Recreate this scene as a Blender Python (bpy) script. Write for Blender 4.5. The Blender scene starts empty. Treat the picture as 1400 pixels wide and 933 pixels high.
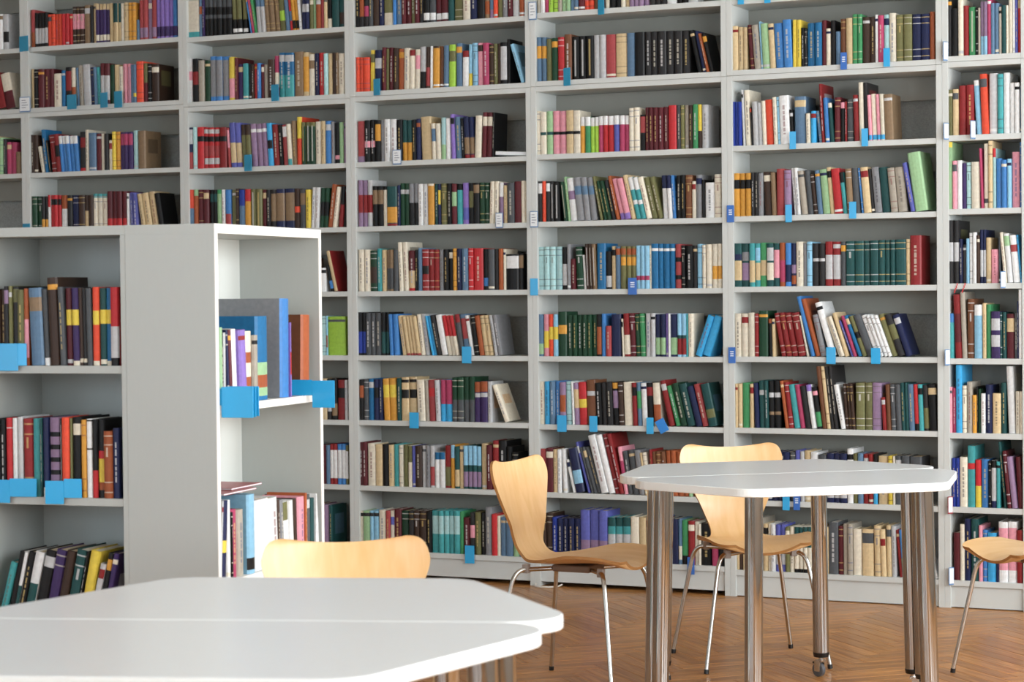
import bpy, bmesh, math, random
from mathutils import Matrix, Vector
random.seed(7)
S = bpy.context.scene
C = S.collection
R = math.radians

# ------------------------------------------------------------------ camera
CAM_H, PITCH, ROLL = 1.419, -0.02218, -0.0099
cam = bpy.data.cameras.new('camera')
cam.sensor_width = 36.0
cam.lens = 76.508
cam.clip_start, cam.clip_end = 0.05, 200
cam.dof.use_dof = True
cam.dof.focus_distance = 8.2
cam.dof.aperture_fstop = 6.3
camo = bpy.data.objects.new('camera', cam); C.objects.link(camo)
fw = Vector((0, math.cos(PITCH), math.sin(PITCH)))
up0 = Vector((0, -math.sin(PITCH), math.cos(PITCH)))
r0 = Vector((1, 0, 0)); dn = -up0
rt = r0 * math.cos(ROLL) - dn * math.sin(ROLL)
d1 = r0 * math.sin(ROLL) + dn * math.cos(ROLL)
camo.matrix_world = Matrix(((rt.x, -d1.x, -fw.x, 0), (rt.y, -d1.y, -fw.y, 0), (rt.z, -d1.z, -fw.z, CAM_H), (0, 0, 0, 1)))
S.camera = camo

# ------------------------------------------------------------------ frames
TH = 0.4405                                   # the book wall is turned 25 degrees to the view
WALL = Matrix.Translation((0, 10.5434, 0)) @ Matrix.Rotation(-TH, 4, 'Z')
PHI = 0.322
CASE_A = Matrix.Translation((-0.803, 5.9, 0)) @ Matrix.Rotation(-PHI, 4, 'Z')
CASE_B = Matrix.Translation((-0.803, 5.9, 0)) @ Matrix.Rotation(math.pi / 2 - PHI, 4, 'Z')

# ------------------------------------------------------------------ world and daylight
w = bpy.data.worlds.new('daylight'); S.world = w; w.use_nodes = True
bg = w.node_tree.nodes['Background']
bg.inputs[0].default_value = (0.78, 0.90, 1.0, 1); bg.inputs[1].default_value = WORLD_STRENGTH = 2.6
WINDOW_WATTS = 66
def window_light(v, z, sx, sz):
    l = bpy.data.lights.new('window_daylight', 'AREA'); l.shape = 'RECTANGLE'; l.size = sx; l.size_y = sz
    l.energy = WINDOW_WATTS; l.color = (0.96, 0.985, 1.0)
    o = bpy.data.objects.new('window_daylight', l); C.objects.link(o)
    o.matrix_world = WALL @ Matrix.Translation((6.38, v, z)) @ Matrix.Rotation(math.pi / 2, 4, 'Y') @ Matrix.Rotation(math.pi / 2, 4, 'Z')
WIN_V = (-1.7, -4.4, -7.1)
for v in WIN_V: window_light(v, 2.0, 2.0, 2.3)
S.view_settings.view_transform = 'Standard'; S.view_settings.look = 'None'
S.view_settings.gamma = 1.0; S.view_settings.use_curve_mapping = False
S.view_settings.exposure = EXPOSURE = 0.90
S.cycles.max_bounces = 7; S.cycles.diffuse_bounces = 4; S.cycles.glossy_bounces = 4
try: S.cycles.use_denoising = True
except Exception: pass

# ------------------------------------------------------------------ materials
def lin(c):
    return tuple((x / 255 / 12.92 if x / 255 <= .04045 else ((x / 255 + .055) / 1.055) ** 2.4) for x in c)
def mat(name, col, rough=.5, metal=0., noise=0., scale=40., stretch=(1, 1, 1), bump=0., coat=0., col2=None, spec=.5):
    m = bpy.data.materials.new(name); m.use_nodes = True
    nt = m.node_tree; b = nt.nodes['Principled BSDF']
    c = lin(col)
    b.inputs['Base Color'].default_value = (*c, 1); b.inputs['Roughness'].default_value = rough
    b.inputs['Metallic'].default_value = metal; b.inputs['Coat Weight'].default_value = coat
    b.inputs['Specular IOR Level'].default_value = spec
    if noise or bump:
        tc = nt.nodes.new('ShaderNodeTexCoord'); mp = nt.nodes.new('ShaderNodeMapping')
        mp.inputs['Scale'].default_value = stretch
        n = nt.nodes.new('ShaderNodeTexNoise'); n.inputs['Scale'].default_value = scale; n.inputs['Detail'].default_value = 4
        nt.links.new(tc.outputs['Object'], mp.inputs['Vector']); nt.links.new(mp.outputs['Vector'], n.inputs['Vector'])
        if noise:
            r = nt.nodes.new('ShaderNodeValToRGB')
            c2 = lin(col2) if col2 else tuple(x * (1 - noise) for x in c)
            r.color_ramp.elements[0].position = .3; r.color_ramp.elements[1].position = .7
            r.color_ramp.elements[0].color = (*c2, 1); r.color_ramp.elements[1].color = (*c, 1)
            nt.links.new(n.outputs['Fac'], r.inputs['Fac']); nt.links.new(r.outputs['Color'], b.inputs['Base Color'])
        if bump:
            bp = nt.nodes.new('ShaderNodeBump'); bp.inputs['Strength'].default_value = bump; bp.inputs['Distance'].default_value = .002
            nt.links.new(n.outputs['Fac'], bp.inputs['Height']); nt.links.new(bp.outputs['Normal'], b.inputs['Normal'])
    return m
def attr_mat(name, rough, noise=.12, scale=120.):
    m = mat(name, (128, 128, 128), rough)
    nt = m.node_tree; b = nt.nodes['Principled BSDF']
    a = nt.nodes.new('ShaderNodeAttribute'); a.attribute_name = 'Col'
    tc = nt.nodes.new('ShaderNodeTexCoord'); n = nt.nodes.new('ShaderNodeTexNoise'); n.inputs['Scale'].default_value = scale
    mr = nt.nodes.new('ShaderNodeMapRange'); mr.inputs[3].default_value = 1 - noise; mr.inputs[4].default_value = 1 + noise
    mx = nt.nodes.new('ShaderNodeVectorMath'); mx.operation = 'SCALE'
    nt.links.new(tc.outputs['Object'], n.inputs['Vector']); nt.links.new(n.outputs['Fac'], mr.inputs[0])
    nt.links.new(a.outputs['Color'], mx.inputs[0]); nt.links.new(mr.outputs[0], mx.inputs['Scale'])
    nt.links.new(mx.outputs['Vector'], b.inputs['Base Color'])
    return m
M = {}
M['laminate'] = mat('pale_grey_laminate', (205, 209, 206), .45, noise=.05, scale=9, stretch=(1, 1, .2))
M['case'] = mat('near_case_laminate', (178, 182, 178), .42, noise=.015, scale=30, stretch=(4, 4, .6))
M['case_edge'] = mat('near_case_white_edging', (228, 227, 222), .4)
M["case_back"] = mat("near_case_back_panel", (206, 208, 202), .45)
M['rail'] = mat('back_rail_shaded_board', (146, 146, 138), .55, noise=.05, scale=12)  # laminate rail darkened; the shelf interior's shade is put into its colour
M['plaster'] = mat('rough_grey_wall', (164, 166, 162), .85, noise=.25, scale=160, bump=.6)
M['paint'] = mat('white_room_paint', (226, 225, 220), .8, noise=.03, scale=6)
M['top'] = mat('white_table_laminate', (218, 222, 223), .28, noise=.03, scale=25, stretch=(1, 6, 1))
M['edge'] = mat('lit_white_table_edging', (236, 240, 238), .35)  # edge band, whitened beyond the top: window light put into its colour
M['chrome'] = mat('polished_chrome', (178, 178, 176), .08, metal=1., noise=.10, scale=14, stretch=(6, 6, .4))
M['tube'] = mat('satin_steel_tube', (196, 194, 188), .2, metal=1.)
M['black'] = mat('black_plastic', (16, 16, 17), .4)
M['wheel'] = mat('grey_wheel_rubber', (92, 94, 98), .45)
M['bracket'] = mat('brown_grey_mount', (120, 100, 84), .5)
M['clip'] = mat('grey_plastic_clip', (150, 140, 132), .45)
M['holder_c'] = mat('sky_blue_plastic', (38, 165, 222), .3, coat=.2)
M['holder_t'] = mat('teal_blue_plastic', (40, 148, 188), .35)
M['holder_B'] = mat('deep_blue_plastic', (48, 104, 186), .35)
M['holder_b'] = mat('mid_blue_plastic', (36, 130, 214), .35)
M['holder_W'] = mat('blue_grey_frame_plastic', (96, 134, 176), .35)
M['holder_P'] = mat('dark_red_frame_plastic', (150, 52, 62), .35)
M['card'] = mat('white_card', (232, 236, 238), .6)
M['ink'] = mat('grey_print', (150, 158, 170), .7)
M['white_ink'] = mat('white_print', (222, 230, 240), .6)
M['ribbon'] = mat('red_ribbon', (200, 50, 52), .6)
M['cable'] = mat('white_cable', (214, 210, 200), .5)
M['sky_glass'] = mat('window_frame_white', (236, 236, 234), .4)
M['cover'] = attr_mat('printed_book_cover', .42, .2, 70.)
M['cover'].node_tree.nodes['Principled BSDF'].inputs['Specular IOR Level'].default_value = .28
M['paper'] = attr_mat('page_paper', .85, .1, 400.)
M['frame_edge'] = mat('plywood_edge', (196, 142, 84), .5, noise=.35, scale=30, stretch=(1, 1, 16))
def wood(name, a, b_, sc, stretch, rough=.35, coat=.25, det=5, dist=.6):
    m = bpy.data.materials.new(name); m.use_nodes = True; nt = m.node_tree; p = nt.nodes['Principled BSDF']
    tc = nt.nodes.new('ShaderNodeTexCoord'); mp = nt.nodes.new('ShaderNodeMapping'); mp.inputs['Scale'].default_value = stretch
    oi = nt.nodes.new('ShaderNodeObjectInfo'); ad = nt.nodes.new('ShaderNodeVectorMath'); ad.operation = 'ADD'
    ml = nt.nodes.new('ShaderNodeVectorMath'); ml.operation = 'SCALE'; ml.inputs['Scale'].default_value = 37.
    cb = nt.nodes.new('ShaderNodeCombineXYZ')
    for i in range(3): nt.links.new(oi.outputs['Random'], cb.inputs[i])
    nt.links.new(cb.outputs[0], ml.inputs[0])
    n = nt.nodes.new('ShaderNodeTexNoise'); n.inputs['Scale'].default_value = sc; n.inputs['Detail'].default_value = det; n.inputs['Distortion'].default_value = dist
    r = nt.nodes.new('ShaderNodeValToRGB'); r.color_ramp.elements[0].position = .32; r.color_ramp.elements[1].position = .68
    r.color_ramp.elements[0].color = (*lin(b_), 1); r.color_ramp.elements[1].color = (*lin(a), 1)
    nt.links.new(tc.outputs['Object'], mp.inputs['Vector']); nt.links.new(mp.outputs['Vector'], ad.inputs[0]); nt.links.new(ml.outputs[0], ad.inputs[1])
    nt.links.new(ad.outputs[0], n.inputs['Vector']); nt.links.new(n.outputs['Fac'], r.inputs['Fac'])
    nt.links.new(r.outputs['Color'], p.inputs['Base Color'])
    p.inputs['Roughness'].default_value = rough; p.inputs['Coat Weight'].default_value = coat; p.inputs['Coat Roughness'].default_value = .25
    return m, nt, r, oi
M['beech'] = wood('beech_veneer', (230, 190, 138), (220, 176, 118), 7, (5, .9, .9))[0]
pm, pnt, pr, poi = wood('oak_parquet', (202, 146, 86), (154, 101, 54), 5, (1, 14, 1), .32, .1)
hs = pnt.nodes.new('ShaderNodeHueSaturation'); mr = pnt.nodes.new('ShaderNodeMapRange')
mr.inputs[3].default_value = .80; mr.inputs[4].default_value = 1.16
pnt.links.new(poi.outputs['Random'], mr.inputs[0]); pnt.links.new(mr.outputs[0], hs.inputs['Value'])
pnt.links.new(pr.outputs['Color'], hs.inputs['Color']); pnt.links.new(hs.outputs['Color'], pnt.nodes['Principled BSDF'].inputs['Base Color'])
pnt.nodes['Principled BSDF'].inputs['Specular IOR Level'].default_value = .3
M['parquet'] = pm
M['subfloor'] = mat('dark_floor_joints', (110, 78, 50), .7)

# ------------------------------------------------------------------ mesh helpers
class MB:
    def __init__(s): s.v, s.f, s.m, s.sm = [], [], [], False
    def add(s, vs, fs, mi=0):
        o = len(s.v); s.v += [tuple(x) for x in vs]; s.f += [tuple(i + o for i in f) for f in fs]; s.m += [mi] * len(fs)
    def box(s, x0, x1, y0, y1, z0, z1, mi=0, T=None):
        vs = [Vector(p) for p in ((x0, y0, z0), (x1, y0, z0), (x1, y1, z0), (x0, y1, z0), (x0, y0, z1), (x1, y0, z1), (x1, y1, z1), (x0, y1, z1))]
        if T: vs = [T @ p for p in vs]
        s.add(vs, [(0, 3, 2, 1), (4, 5, 6, 7), (0, 1, 5, 4), (1, 2, 6, 5), (2, 3, 7, 6), (3, 0, 4, 7)], mi)
    def tube(s, pts, r, n=10, caps=True, mi=0):
        pts = [Vector(p) for p in pts]; rs = r if isinstance(r, (list, tuple)) else [r] * len(pts)
        rings = []; prev = None
        for i, p in enumerate(pts):
            t = (pts[min(i + 1, len(pts) - 1)] - pts[max(i - 1, 0)]).normalized()
            a = (prev - t * prev.dot(t)) if prev else t.orthogonal()
            a.normalize(); prev = a; b = t.cross(a)
            rings.append([p + (a * math.cos(2 * math.pi * k / n) + b * math.sin(2 * math.pi * k / n)) * rs[i] for k in range(n)])
        vs = [q for g in rings for q in g]; fs = []
        for i in range(len(pts) - 1):
            for k in range(n):
                fs.append((i * n + k, i * n + (k + 1) % n, (i + 1) * n + (k + 1) % n, (i + 1) * n + k))
        if caps: fs += [tuple(reversed(range(n))), tuple(range((len(pts) - 1) * n, len(pts) * n))]
        s.add(vs, fs, mi)
    def build(s, name, mats, parent=None, smooth=False, mw=None, bevel=0.):
        me = bpy.data.meshes.new(name); me.from_pydata(s.v, [], s.f)
        for m in (mats if isinstance(mats, (list, tuple)) else [mats]): me.materials.append(m)
        me.polygons.foreach_set('material_index', s.m)
        if smooth: me.polygons.foreach_set('use_smooth', [True] * len(s.f))
        me.update()
        o = bpy.data.objects.new(name, me); C.objects.link(o)
        if parent: o.parent = parent
        if mw is not None: o.matrix_world = mw
        if bevel:
            b = o.modifiers.new('bevel', 'BEVEL'); b.width = bevel; b.segments = 2; b.limit_method = 'ANGLE'
        if smooth:
            try:
                e = o.modifiers.new('split', 'EDGE_SPLIT'); e.split_angle = R(40)
            except Exception: pass
        return o
def tag(o, label=None, cat=None, group=None, kind=None):
    for k, v in (('label', label), ('category', cat), ('group', group), ('kind', kind)):
        if v: o[k] = v
    return o
def empty(name, mw, label=None, cat=None, group=None, kind=None):
    o = bpy.data.objects.new(name, None); C.objects.link(o); o.empty_display_size = .1
    o.matrix_world = mw
    return tag(o, label, cat, group, kind)
def copy_tree(o, parent=None):
    c = o.copy(); C.objects.link(c)
    if parent: c.parent = parent
    for ch in [x for x in C.objects if x.parent == o]: copy_tree(ch, c)
    return c
def bx(name, x0, x1, y0, y1, z0, z1, m, parent=None, mw=None, bevel=0.):
    b = MB(); b.box(x0, x1, y0, y1, z0, z1); return b.build(name, m, parent, mw=mw, bevel=bevel)
def bez(pts, n=6):
    """rounds the corners of a polyline"""
    pts = [Vector(p) for p in pts]; out = [pts[0]]
    for i in range(1, len(pts) - 1):
        p0, p1, p2 = pts[i - 1], pts[i], pts[i + 1]
        a = p1 + (p0 - p1).normalized() * min(.06, (p0 - p1).length * .45); b = p1 + (p2 - p1).normalized() * min(.06, (p2 - p1).length * .45)
        for k in range(n + 1):
            t = k / n; out.append(a * (1 - t) ** 2 + p1 * 2 * t * (1 - t) + b * t * t)
    return out + [pts[-1]]

# ------------------------------------------------------------------ the room
def struct(name, b, m, mw=None): return tag(b.build(name, m, mw=mw), kind='structure')
b = MB(); b.box(-9, 6.6, -14, .5, -.06, -.012); floor = struct('floor', b, M['subfloor'], WALL)
b = MB(); b.box(-9, 6.6, -14, .5, 4.1, 4.2); struct('ceiling', b, M['paint'], WALL)
b = MB(); b.box(-9, 6.6, .285, .45, -.012, 4.1); struct('wall_back', b, M['plaster'], WALL)
b = MB()
ed = sorted([-14.2, .45] + [v + q for v in WIN_V for q in (-1, 1)]); spans = list(zip(ed[::2], ed[1::2]))
for v0, v1 in spans: b.box(6.42, 6.6, v0, v1, -.012, 4.1)
for v in WIN_V: b.box(6.42, 6.6, v - 1, v + 1, -.012, .85); b.box(6.42, 6.6, v - 1, v + 1, 3.15, 4.1)
struct('wall_right', b, M['paint'], WALL)
b = MB(); b.box(-9.2, -9, -14, .5, -.012, 4.1); struct('wall_left', b, M['paint'], WALL)  # unseen wall, added to darken what the chrome legs reflect
FW = (-7.2, -3.9, -.6, 2.7, 6.0)  # unseen front wall, added; piers and openings shaped to stripe the chrome reflections
b = MB()
for a, c in [(-9, FW[0])] + [(f + 2.3, g) for f, g in zip(FW, FW[1:])]: b.box(a, c, -14.2, -14, -.012, 4.1)
for f in FW[:-1]: b.box(f, f + 2.3, -14.2, -14, -.012, .5); b.box(f, f + 2.3, -14.2, -14, 3.6, 4.1)
b.box(6.0, 6.6, -14.2, -14, -.012, 4.1); struct('wall_front', b, M['paint'], WALL)
for i, f in enumerate(FW[:-1]):
    b = MB()
    for z0, z1 in ((.5, .56), (3.54, 3.6), (2.7, 2.75)): b.box(f, f + 2.3, -14.15, -14.08, z0, z1)
    for a in (0, 1.12, 2.24): b.box(f + a, f + a + .06, -14.16, -14.07, .5, 3.6)
    struct('window_%d' % (i + 4), b, M['sky_glass'], WALL)
for i, v in enumerate(WIN_V):
    b = MB()
    for z0, z1 in ((.85, .92), (3.08, 3.15), (2.3, 2.35)): b.box(6.47, 6.54, v - 1, v + 1, z0, z1)
    for a in (-1, -.03, .94): b.box(6.46, 6.55, v + a, v + a + .06, .85, 3.15)
    struct('window_%d' % (i + 1), b, M['sky_glass'], WALL)

# parquet: herringbone blocks at 45 degrees to the book wall
PW, PL = .07, .42
def plank_mesh(seed):
    rnd = random.Random(seed); b = MB(); g = .0007; ch = .0014; z = rnd.uniform(-.0004, .0)
    b.add([(g, g, -.012), (PL - g, g, -.012), (PL - g, PW - g, -.012), (g, PW - g, -.012), (g, g, z - ch), (PL - g, g, z - ch), (PL - g, PW - g, z - ch), (g, PW - g, z - ch),
           (g + ch, g + ch, z), (PL - g - ch, g + ch, z), (PL - g - ch, PW - g - ch, z), (g + ch, PW - g - ch, z)],
          [(0, 1, 5, 4), (1, 2, 6, 5), (2, 3, 7, 6), (3, 0, 4, 7), (4, 5, 9, 8), (5, 6, 10, 9), (6, 7, 11, 10), (7, 4, 8, 11), (8, 9, 10, 11)])
    return b
def plank_slots():
    n = round(PL / PW); out = []
    # herringbone lattice: horizontal blocks at (k, k + ...) and vertical blocks beside them, in units of PW
    for i in range(-190, 191):
        for j in range(-26, 27):
            x, y = i + j * n, i - j * n
            out.append((x, y, 0)); out.append((x + n, y - n + 1, 1) if True else None)
    return out
WI = WALL.inverted()
def project(p):
    q = camo.matrix_world.inverted() @ p
    if q.z > -.2: return None
    k = 2975.3 / -q.z
    return 700 + q.x * k, 466.5 - q.y * k, -q.z
near, far = [], []
PR = WALL @ Matrix.Translation((1.0, -2.0, 0)) @ Matrix.Rotation(R(45), 4, 'Z')
seen_slots = set()
for x, y, k in plank_slots():
    if (x, y, k) in seen_slots: continue
    seen_slots.add((x, y, k))
    T = PR @ Matrix.Translation((x * PW, y * PW, 0)) @ (Matrix.Rotation(R(90), 4, 'Z') @ Matrix.Translation((0, -PW, 0)) if k else Matrix.Identity(4))
    c = T @ Vector((PL / 2, PW / 2, 0)); cw = WI @ c
    if not (-8.6 < cw.x < 6.3 and -13.5 < cw.y < .24): continue
    p = project(c)
    inview = p and 640 < p[0] < 1430 and 780 < p[1] < 950
    (near if inview else far).append((p[2] if p else 99, T))
near.sort(key=lambda t: t[0])
far += near[300:]; near = near[:300]
pms = []
for i in range(6):
    o = plank_mesh(i).build('parquet_block', M['parquet']); pms.append(o.data); bpy.data.objects.remove(o)
for i, (_, T) in enumerate(near):
    o = bpy.data.objects.new('parquet_block', pms[i % 6]); C.objects.link(o); o.parent = floor; o.matrix_parent_inverse = floor.matrix_world.inverted(); o.matrix_world = T
b = MB(); pb = plank_mesh(3)
for _, T in far: b.add([T @ Vector(v) for v in pb.v], pb.f)
o = b.build('parquet_field', M['parquet']); o.parent = floor; o.matrix_parent_inverse = floor.matrix_world.inverted(); o['kind'] = 'stuff'

# ------------------------------------------------------------------ the wall of bookcases
EDGE = [-3.895, -2.895, -1.8761, -0.8843, 0.1118, 1.1078, 2.1133, 2.4881]
BH = [[2.7681, 2.4402, 2.091, 1.7571, 1.4338, 1.1119, 0.7858, 0.4594, 0.1358], [2.7681, 2.4402, 2.091, 1.7571, 1.4338, 1.1119, 0.7858, 0.4594, 0.1358], [2.7614, 2.4258, 2.079, 1.7571, 1.4338, 1.1119, 0.7858, 0.4594, 0.1358], [2.7534, 2.4311, 2.079, 1.7573, 1.433, 1.1124, 0.787, 0.4584, 0.1358], [2.7612, 2.4333, 2.0821, 1.7589, 1.4317, 1.1114, 0.7832, 0.4553, 0.1358], [2.7612, 2.4345, 2.0862, 1.7614, 1.4358, 1.1136, 0.7842, 0.4499, 0.1237], [2.7612, 2.4434, 2.0947, 1.7696, 1.4405, 1.1086, 0.7789, 0.4499, 0.1233]]
BAYNAME = ['partly seen bay at far left', 'second bay from left', 'third bay from left', 'fourth bay from left', 'fourth bay from right', 'second full bay from right', 'narrow bay at far right']
BAYNAME = ['leftmost wall bay', 'second wall bay from left', 'third wall bay from left', 'fourth wall bay from left', 'third wall bay from right', 'second wall bay from right', 'rightmost wall bay']
ST, DP = .0268, .262                                     # side panel thickness, depth of the cases
for i in range(7):
    u0, u1 = EDGE[i] + .0003, EDGE[i + 1] - .0003
    H = BH[i]; j = H[1] - .0247                           # joint between the two stacked units
    low = empty('wall_bookcase', WALL @ Matrix.Translation((u0, 0, 0)), 'pale grey lower bookcase unit standing on the parquet, %s' % BAYNAME[i], 'bookcase', 'lower wall bookcases')
    upp = empty('wall_bookcase', WALL @ Matrix.Translation((u0, 0, j)), 'pale grey upper bookcase unit stacked on the lower one, %s' % BAYNAME[i], 'bookcase', 'upper wall bookcases')
    W = u1 - u0
    for un, z0, z1 in ((low, 0, j - .0006), (upp, .0006, 3.13 - j)):
        bx('side_panel', 0, ST, 0, DP, z0, z1, M['laminate'], un, bevel=.0012)
        bx('side_panel', W - ST, W, 0, DP, z0, z1, M['laminate'], un, bevel=.0012)
    a, c = ST + .0002, W - ST - .0002
    gap = .022 if i < 5 else .004
    bx('plinth', a, c, .012, .03, gap, H[8] - .0262, M['laminate'], low)
    bx('bottom_board', a, c, .002, DP - .004, H[8] - .025, H[8], M['laminate'], low, bevel=.001)
    for k in range(2, 8): bx('shelf', a, c, .003, DP - .004, H[k] - .0252, H[k], M['laminate'], low, bevel=.001)
    bx('top_board', a, c, .0015, DP - .004, j - .0245, j - .0006, M['laminate'], low, bevel=.001)
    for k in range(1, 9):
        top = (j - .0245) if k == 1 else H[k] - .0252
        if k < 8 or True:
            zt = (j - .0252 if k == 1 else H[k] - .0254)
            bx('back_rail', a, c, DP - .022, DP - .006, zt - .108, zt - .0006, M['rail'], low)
    bx('bottom_board', a, c, .0015, DP - .004, .0006, .0245, M['laminate'], upp, bevel=.001)
    bx('shelf', a, c, .003, DP - .004, H[0] - .0252 - j, H[0] - j, M['laminate'], upp, bevel=.001)
    bx('top_board', a, c, .0015, DP - .004, 3.105 - j, 3.13 - j, M['laminate'], upp, bevel=.001)
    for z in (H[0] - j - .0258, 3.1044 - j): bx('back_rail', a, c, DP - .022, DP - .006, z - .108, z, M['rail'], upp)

# ------------------------------------------------------------------ the near bookcases
def cap(parent, x, y, z):
    b = MB(); b.tube([(x, y, z), (x, y - .0012, z)], .0042, 10); return b.build('screw_cap', M['clip'], parent)
TOPZ = 1.615
A = empty('near_bookcase', CASE_A, 'pale grey open bookcase with four shelves at left edge, facing the camera', 'bookcase')
xr, xl = -.2722, -.728
bx('side_panel', xr - .0165, xr, .001, .30, 0, TOPZ - .0262, M['case'], A, bevel=.001)
bx('side_panel', xl, xl + .0165, .001, .30, 0, TOPZ - .0262, M['case'], A, bevel=.001)
bx('top_board', xl, xr, 0, .30, TOPZ - .026, TOPZ, M['case'], A, bevel=.001)
bx('back_panel', xl + .0166, xr - .0166, .292, .2995, .06, TOPZ - .0264, M['case'], A)
for z in (1.228, .860, .492, .10): bx('shelf', xl + .0168, xr - .0168, .004, .2915, z - .0215, z, M['case'], A, bevel=.001)
bx('plinth', xl + .0168, xr - .0168, .02, .036, 0, .077, M['case'], A)
Bc = empty('near_bookcase', CASE_B, 'pale grey bookcase showing a blank side panel, its white-edged shelves opening to the right', 'bookcase')
WB = .722; DB = .2718
o = bx('side_panel', 0, .0185, .0022, DB, 0, TOPZ - .0262, M['case'], Bc); 
for z in (1.10, ):
    for y in (.034, .236):
        t = cap(o, 0, 0, 0); t.matrix_world = CASE_B @ Matrix.Translation((-.0004, y, z)) @ Matrix.Rotation(R(-90), 4, 'Z')
bx('side_panel', WB - .0185, WB, .0022, DB, 0, TOPZ - .0262, M['case'], Bc)
bx('front_edging', 0, .0185, 0, .002, 0, TOPZ - .0262, M['case_edge'], Bc)
bx('front_edging', WB - .0185, WB, 0, .002, 0, TOPZ - .0262, M['case_edge'], Bc)
bx('top_board', 0, WB, .0022, DB, TOPZ - .026, TOPZ, M['case'], Bc)
bx('front_edging', 0, WB, 0, .002, TOPZ - .026, TOPZ, M['case_edge'], Bc)
bx('back_panel', .0187, WB - .0187, DB - .009, DB - .001, .06, TOPZ - .0264, M['case_back'], Bc)
for z in (1.119, .634, .10):
    s_ = bx('shelf', .0187, WB - .0187, .004, DB - .0095, z - .0215, z, M['case_edge'], Bc, bevel=.001)
bx('plinth', .0187, WB - .0187, .02, .036, 0, .077, M['case_edge'], Bc)

# ------------------------------------------------------------------ chairs
PROF = [(-.282, .812, .188), (-.275, .778, .204), (-.267, .742, .208), (-.255, .69, .189), (-.241, .635, .163), (-.227, .585, .138), (-.212, .535, .115), (-.194, .498, .100),
        (-.168, .470, .104), (-.128, .457, .134), (-.07, .453, .176), (0, .456, .206), (.07, .460, .219), (.135, .460, .217), (.19, .454, .206), (.236, .441, .19)]
def interp(t):
    x = t * (len(PROF) - 1); i = min(int(x), len(PROF) - 2); fr = x - i
    def cr(k):
        P = [PROF[max(0, min(len(PROF) - 1, i + q))][k] for q in (-1, 0, 1, 2)]
        return .5 * (2 * P[1] + (P[2] - P[0]) * fr + (2 * P[0] - 5 * P[1] + 4 * P[2] - P[3]) * fr ** 2 + (3 * P[1] - P[0] - 3 * P[2] + P[3]) * fr ** 3)
    return cr(0), cr(1), cr(2)
def chair_shell():
    nu, ts = 20, []
    N = 60
    ts = [0, .0015, .004, .009, .016, .026, .04] + [.04 + (.955 - .04) * k / N for k in range(1, N)] + [.955, .968, .98, .989, .995, .9985, 1]
    rows = []
    for t in ts:
        y, z, hw = interp(t)
        if t < .05: hw *= .80 + .20 * max(0., 1 - (1 - t / .05) ** 2.2) ** (1 / 2.2)
        if t > .93: hw *= .66 + .34 * max(0., 1 - ((t - .93) / .07) ** 2.4) ** (1 / 2.4)
        y2, z2, _ = interp(min(1, t + .004)); y1, z1, _ = interp(max(0, t - .004))
        tv = Vector((0, y2 - y1, z2 - z1)).normalized(); nv = Vector((0, -tv.z, tv.y))   # out of the sitting side
        row = []
        for k in range(nu + 1):
            q = -1 + 2 * k / nu
            back = max(0, min(1, (.46 - t) / .12)); seat = 1 - back
            lift = back * .034 * q * q * (hw / .2) + seat * .036 * abs(q) ** 2 * max(0., min(1., (t - .56) / .22))
            zt = -.010 * (1 - q * q) * max(0, 1 - t / .12)
            row.append((Vector((q * hw, y, z + zt)) + nv * lift, nv))
        rows.append(row)
    th = .0105; b = MB(); n1 = nu + 1
    top = [p for r_ in rows for p, n in r_]; bot = [p - n * th for r_ in rows for p, n in r_]
    fs = []
    for i in range(len(rows) - 1):
        for k in range(nu): fs.append((i * n1 + k, (i + 1) * n1 + k, (i + 1) * n1 + k + 1, i * n1 + k + 1))
    o = len(top)
    b.add(top + bot, fs + [tuple(reversed([x + o for x in f])) for f in fs])
    rim = [i for i in range(n1)] + [i * n1 + nu for i in range(1, len(rows))] + [(len(rows) - 1) * n1 + k for k in range(nu - 1, -1, -1)] + [i * n1 for i in range(len(rows) - 2, 0, -1)]
    ef = [(rim[i], rim[(i + 1) % len(rim)], rim[(i + 1) % len(rim)] + o, rim[i] + o) for i in range(len(rim))]
    b.f += ef; b.m += [1] * len(ef)
    return b
def make_chair():
    root = empty('plywood_chair', Matrix.Identity(4))
    chair_shell().build('seat_shell', [M['beech'], M['frame_edge']], root, smooth=True)
    b = MB(); b.box(-.075, .075, -.075, .075, .418, .4425); b.build('mount_plate', M['bracket'], root, bevel=.006)
    for sx in (-1, 1):
        for sy in (-1, 1):
            b = MB()
            path = bez([(sx * .03, sy * .045, .4275), (sx * .10, sy * .12, .4275), (sx * .168, sy * .176, .4315 if sy > 0 else .428), (sx * .24, sy * .24, .008)])
            b.tube(path, .0082, 12); lg = b.build('leg', M['tube'], root, smooth=True)
            b = MB(); b.tube([(sx * .2386, sy * .2386, .016), (sx * .24, sy * .24, 0)], .0095, 12); b.build('foot_cap', M['black'], lg)
            b = MB(); b.box(sx * .13 - .012, sx * .13 + .012, sy * .148 - .012, sy * .148 + .012, .415, .447); b.build('clip', M['clip'], root, bevel=.003)
    return root
def put(o, x, y, alpha, label, group='beech plywood chairs'):
    o.matrix_world = Matrix.Translation((x, y, 0)) @ Matrix.Rotation(alpha, 4, 'Z')
    tag(o, label, 'chair', group)
# local +y is the way the chair faces; alpha turns it
def face(a): return math.pi + a      # a = angle of the forward direction from the viewer's side, towards the right
ch = make_chair()
put(ch, .235, 7.815, face(R(62)), 'beech plywood chair side-on left of the far table, facing right')
for x, y, a, l in ((.900, 8.31, R(10.5), 'beech plywood chair tucked behind the far table, facing the camera'),
                   (1.93, 7.88, R(-67), 'beech plywood chair cut off at the right edge, only seat and leg showing'),
                   (-.378, 5.13, R(9), 'beech plywood chair behind the near table, only its backrest showing')):
    put(copy_tree(ch), x, y, face(a), l)

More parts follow.
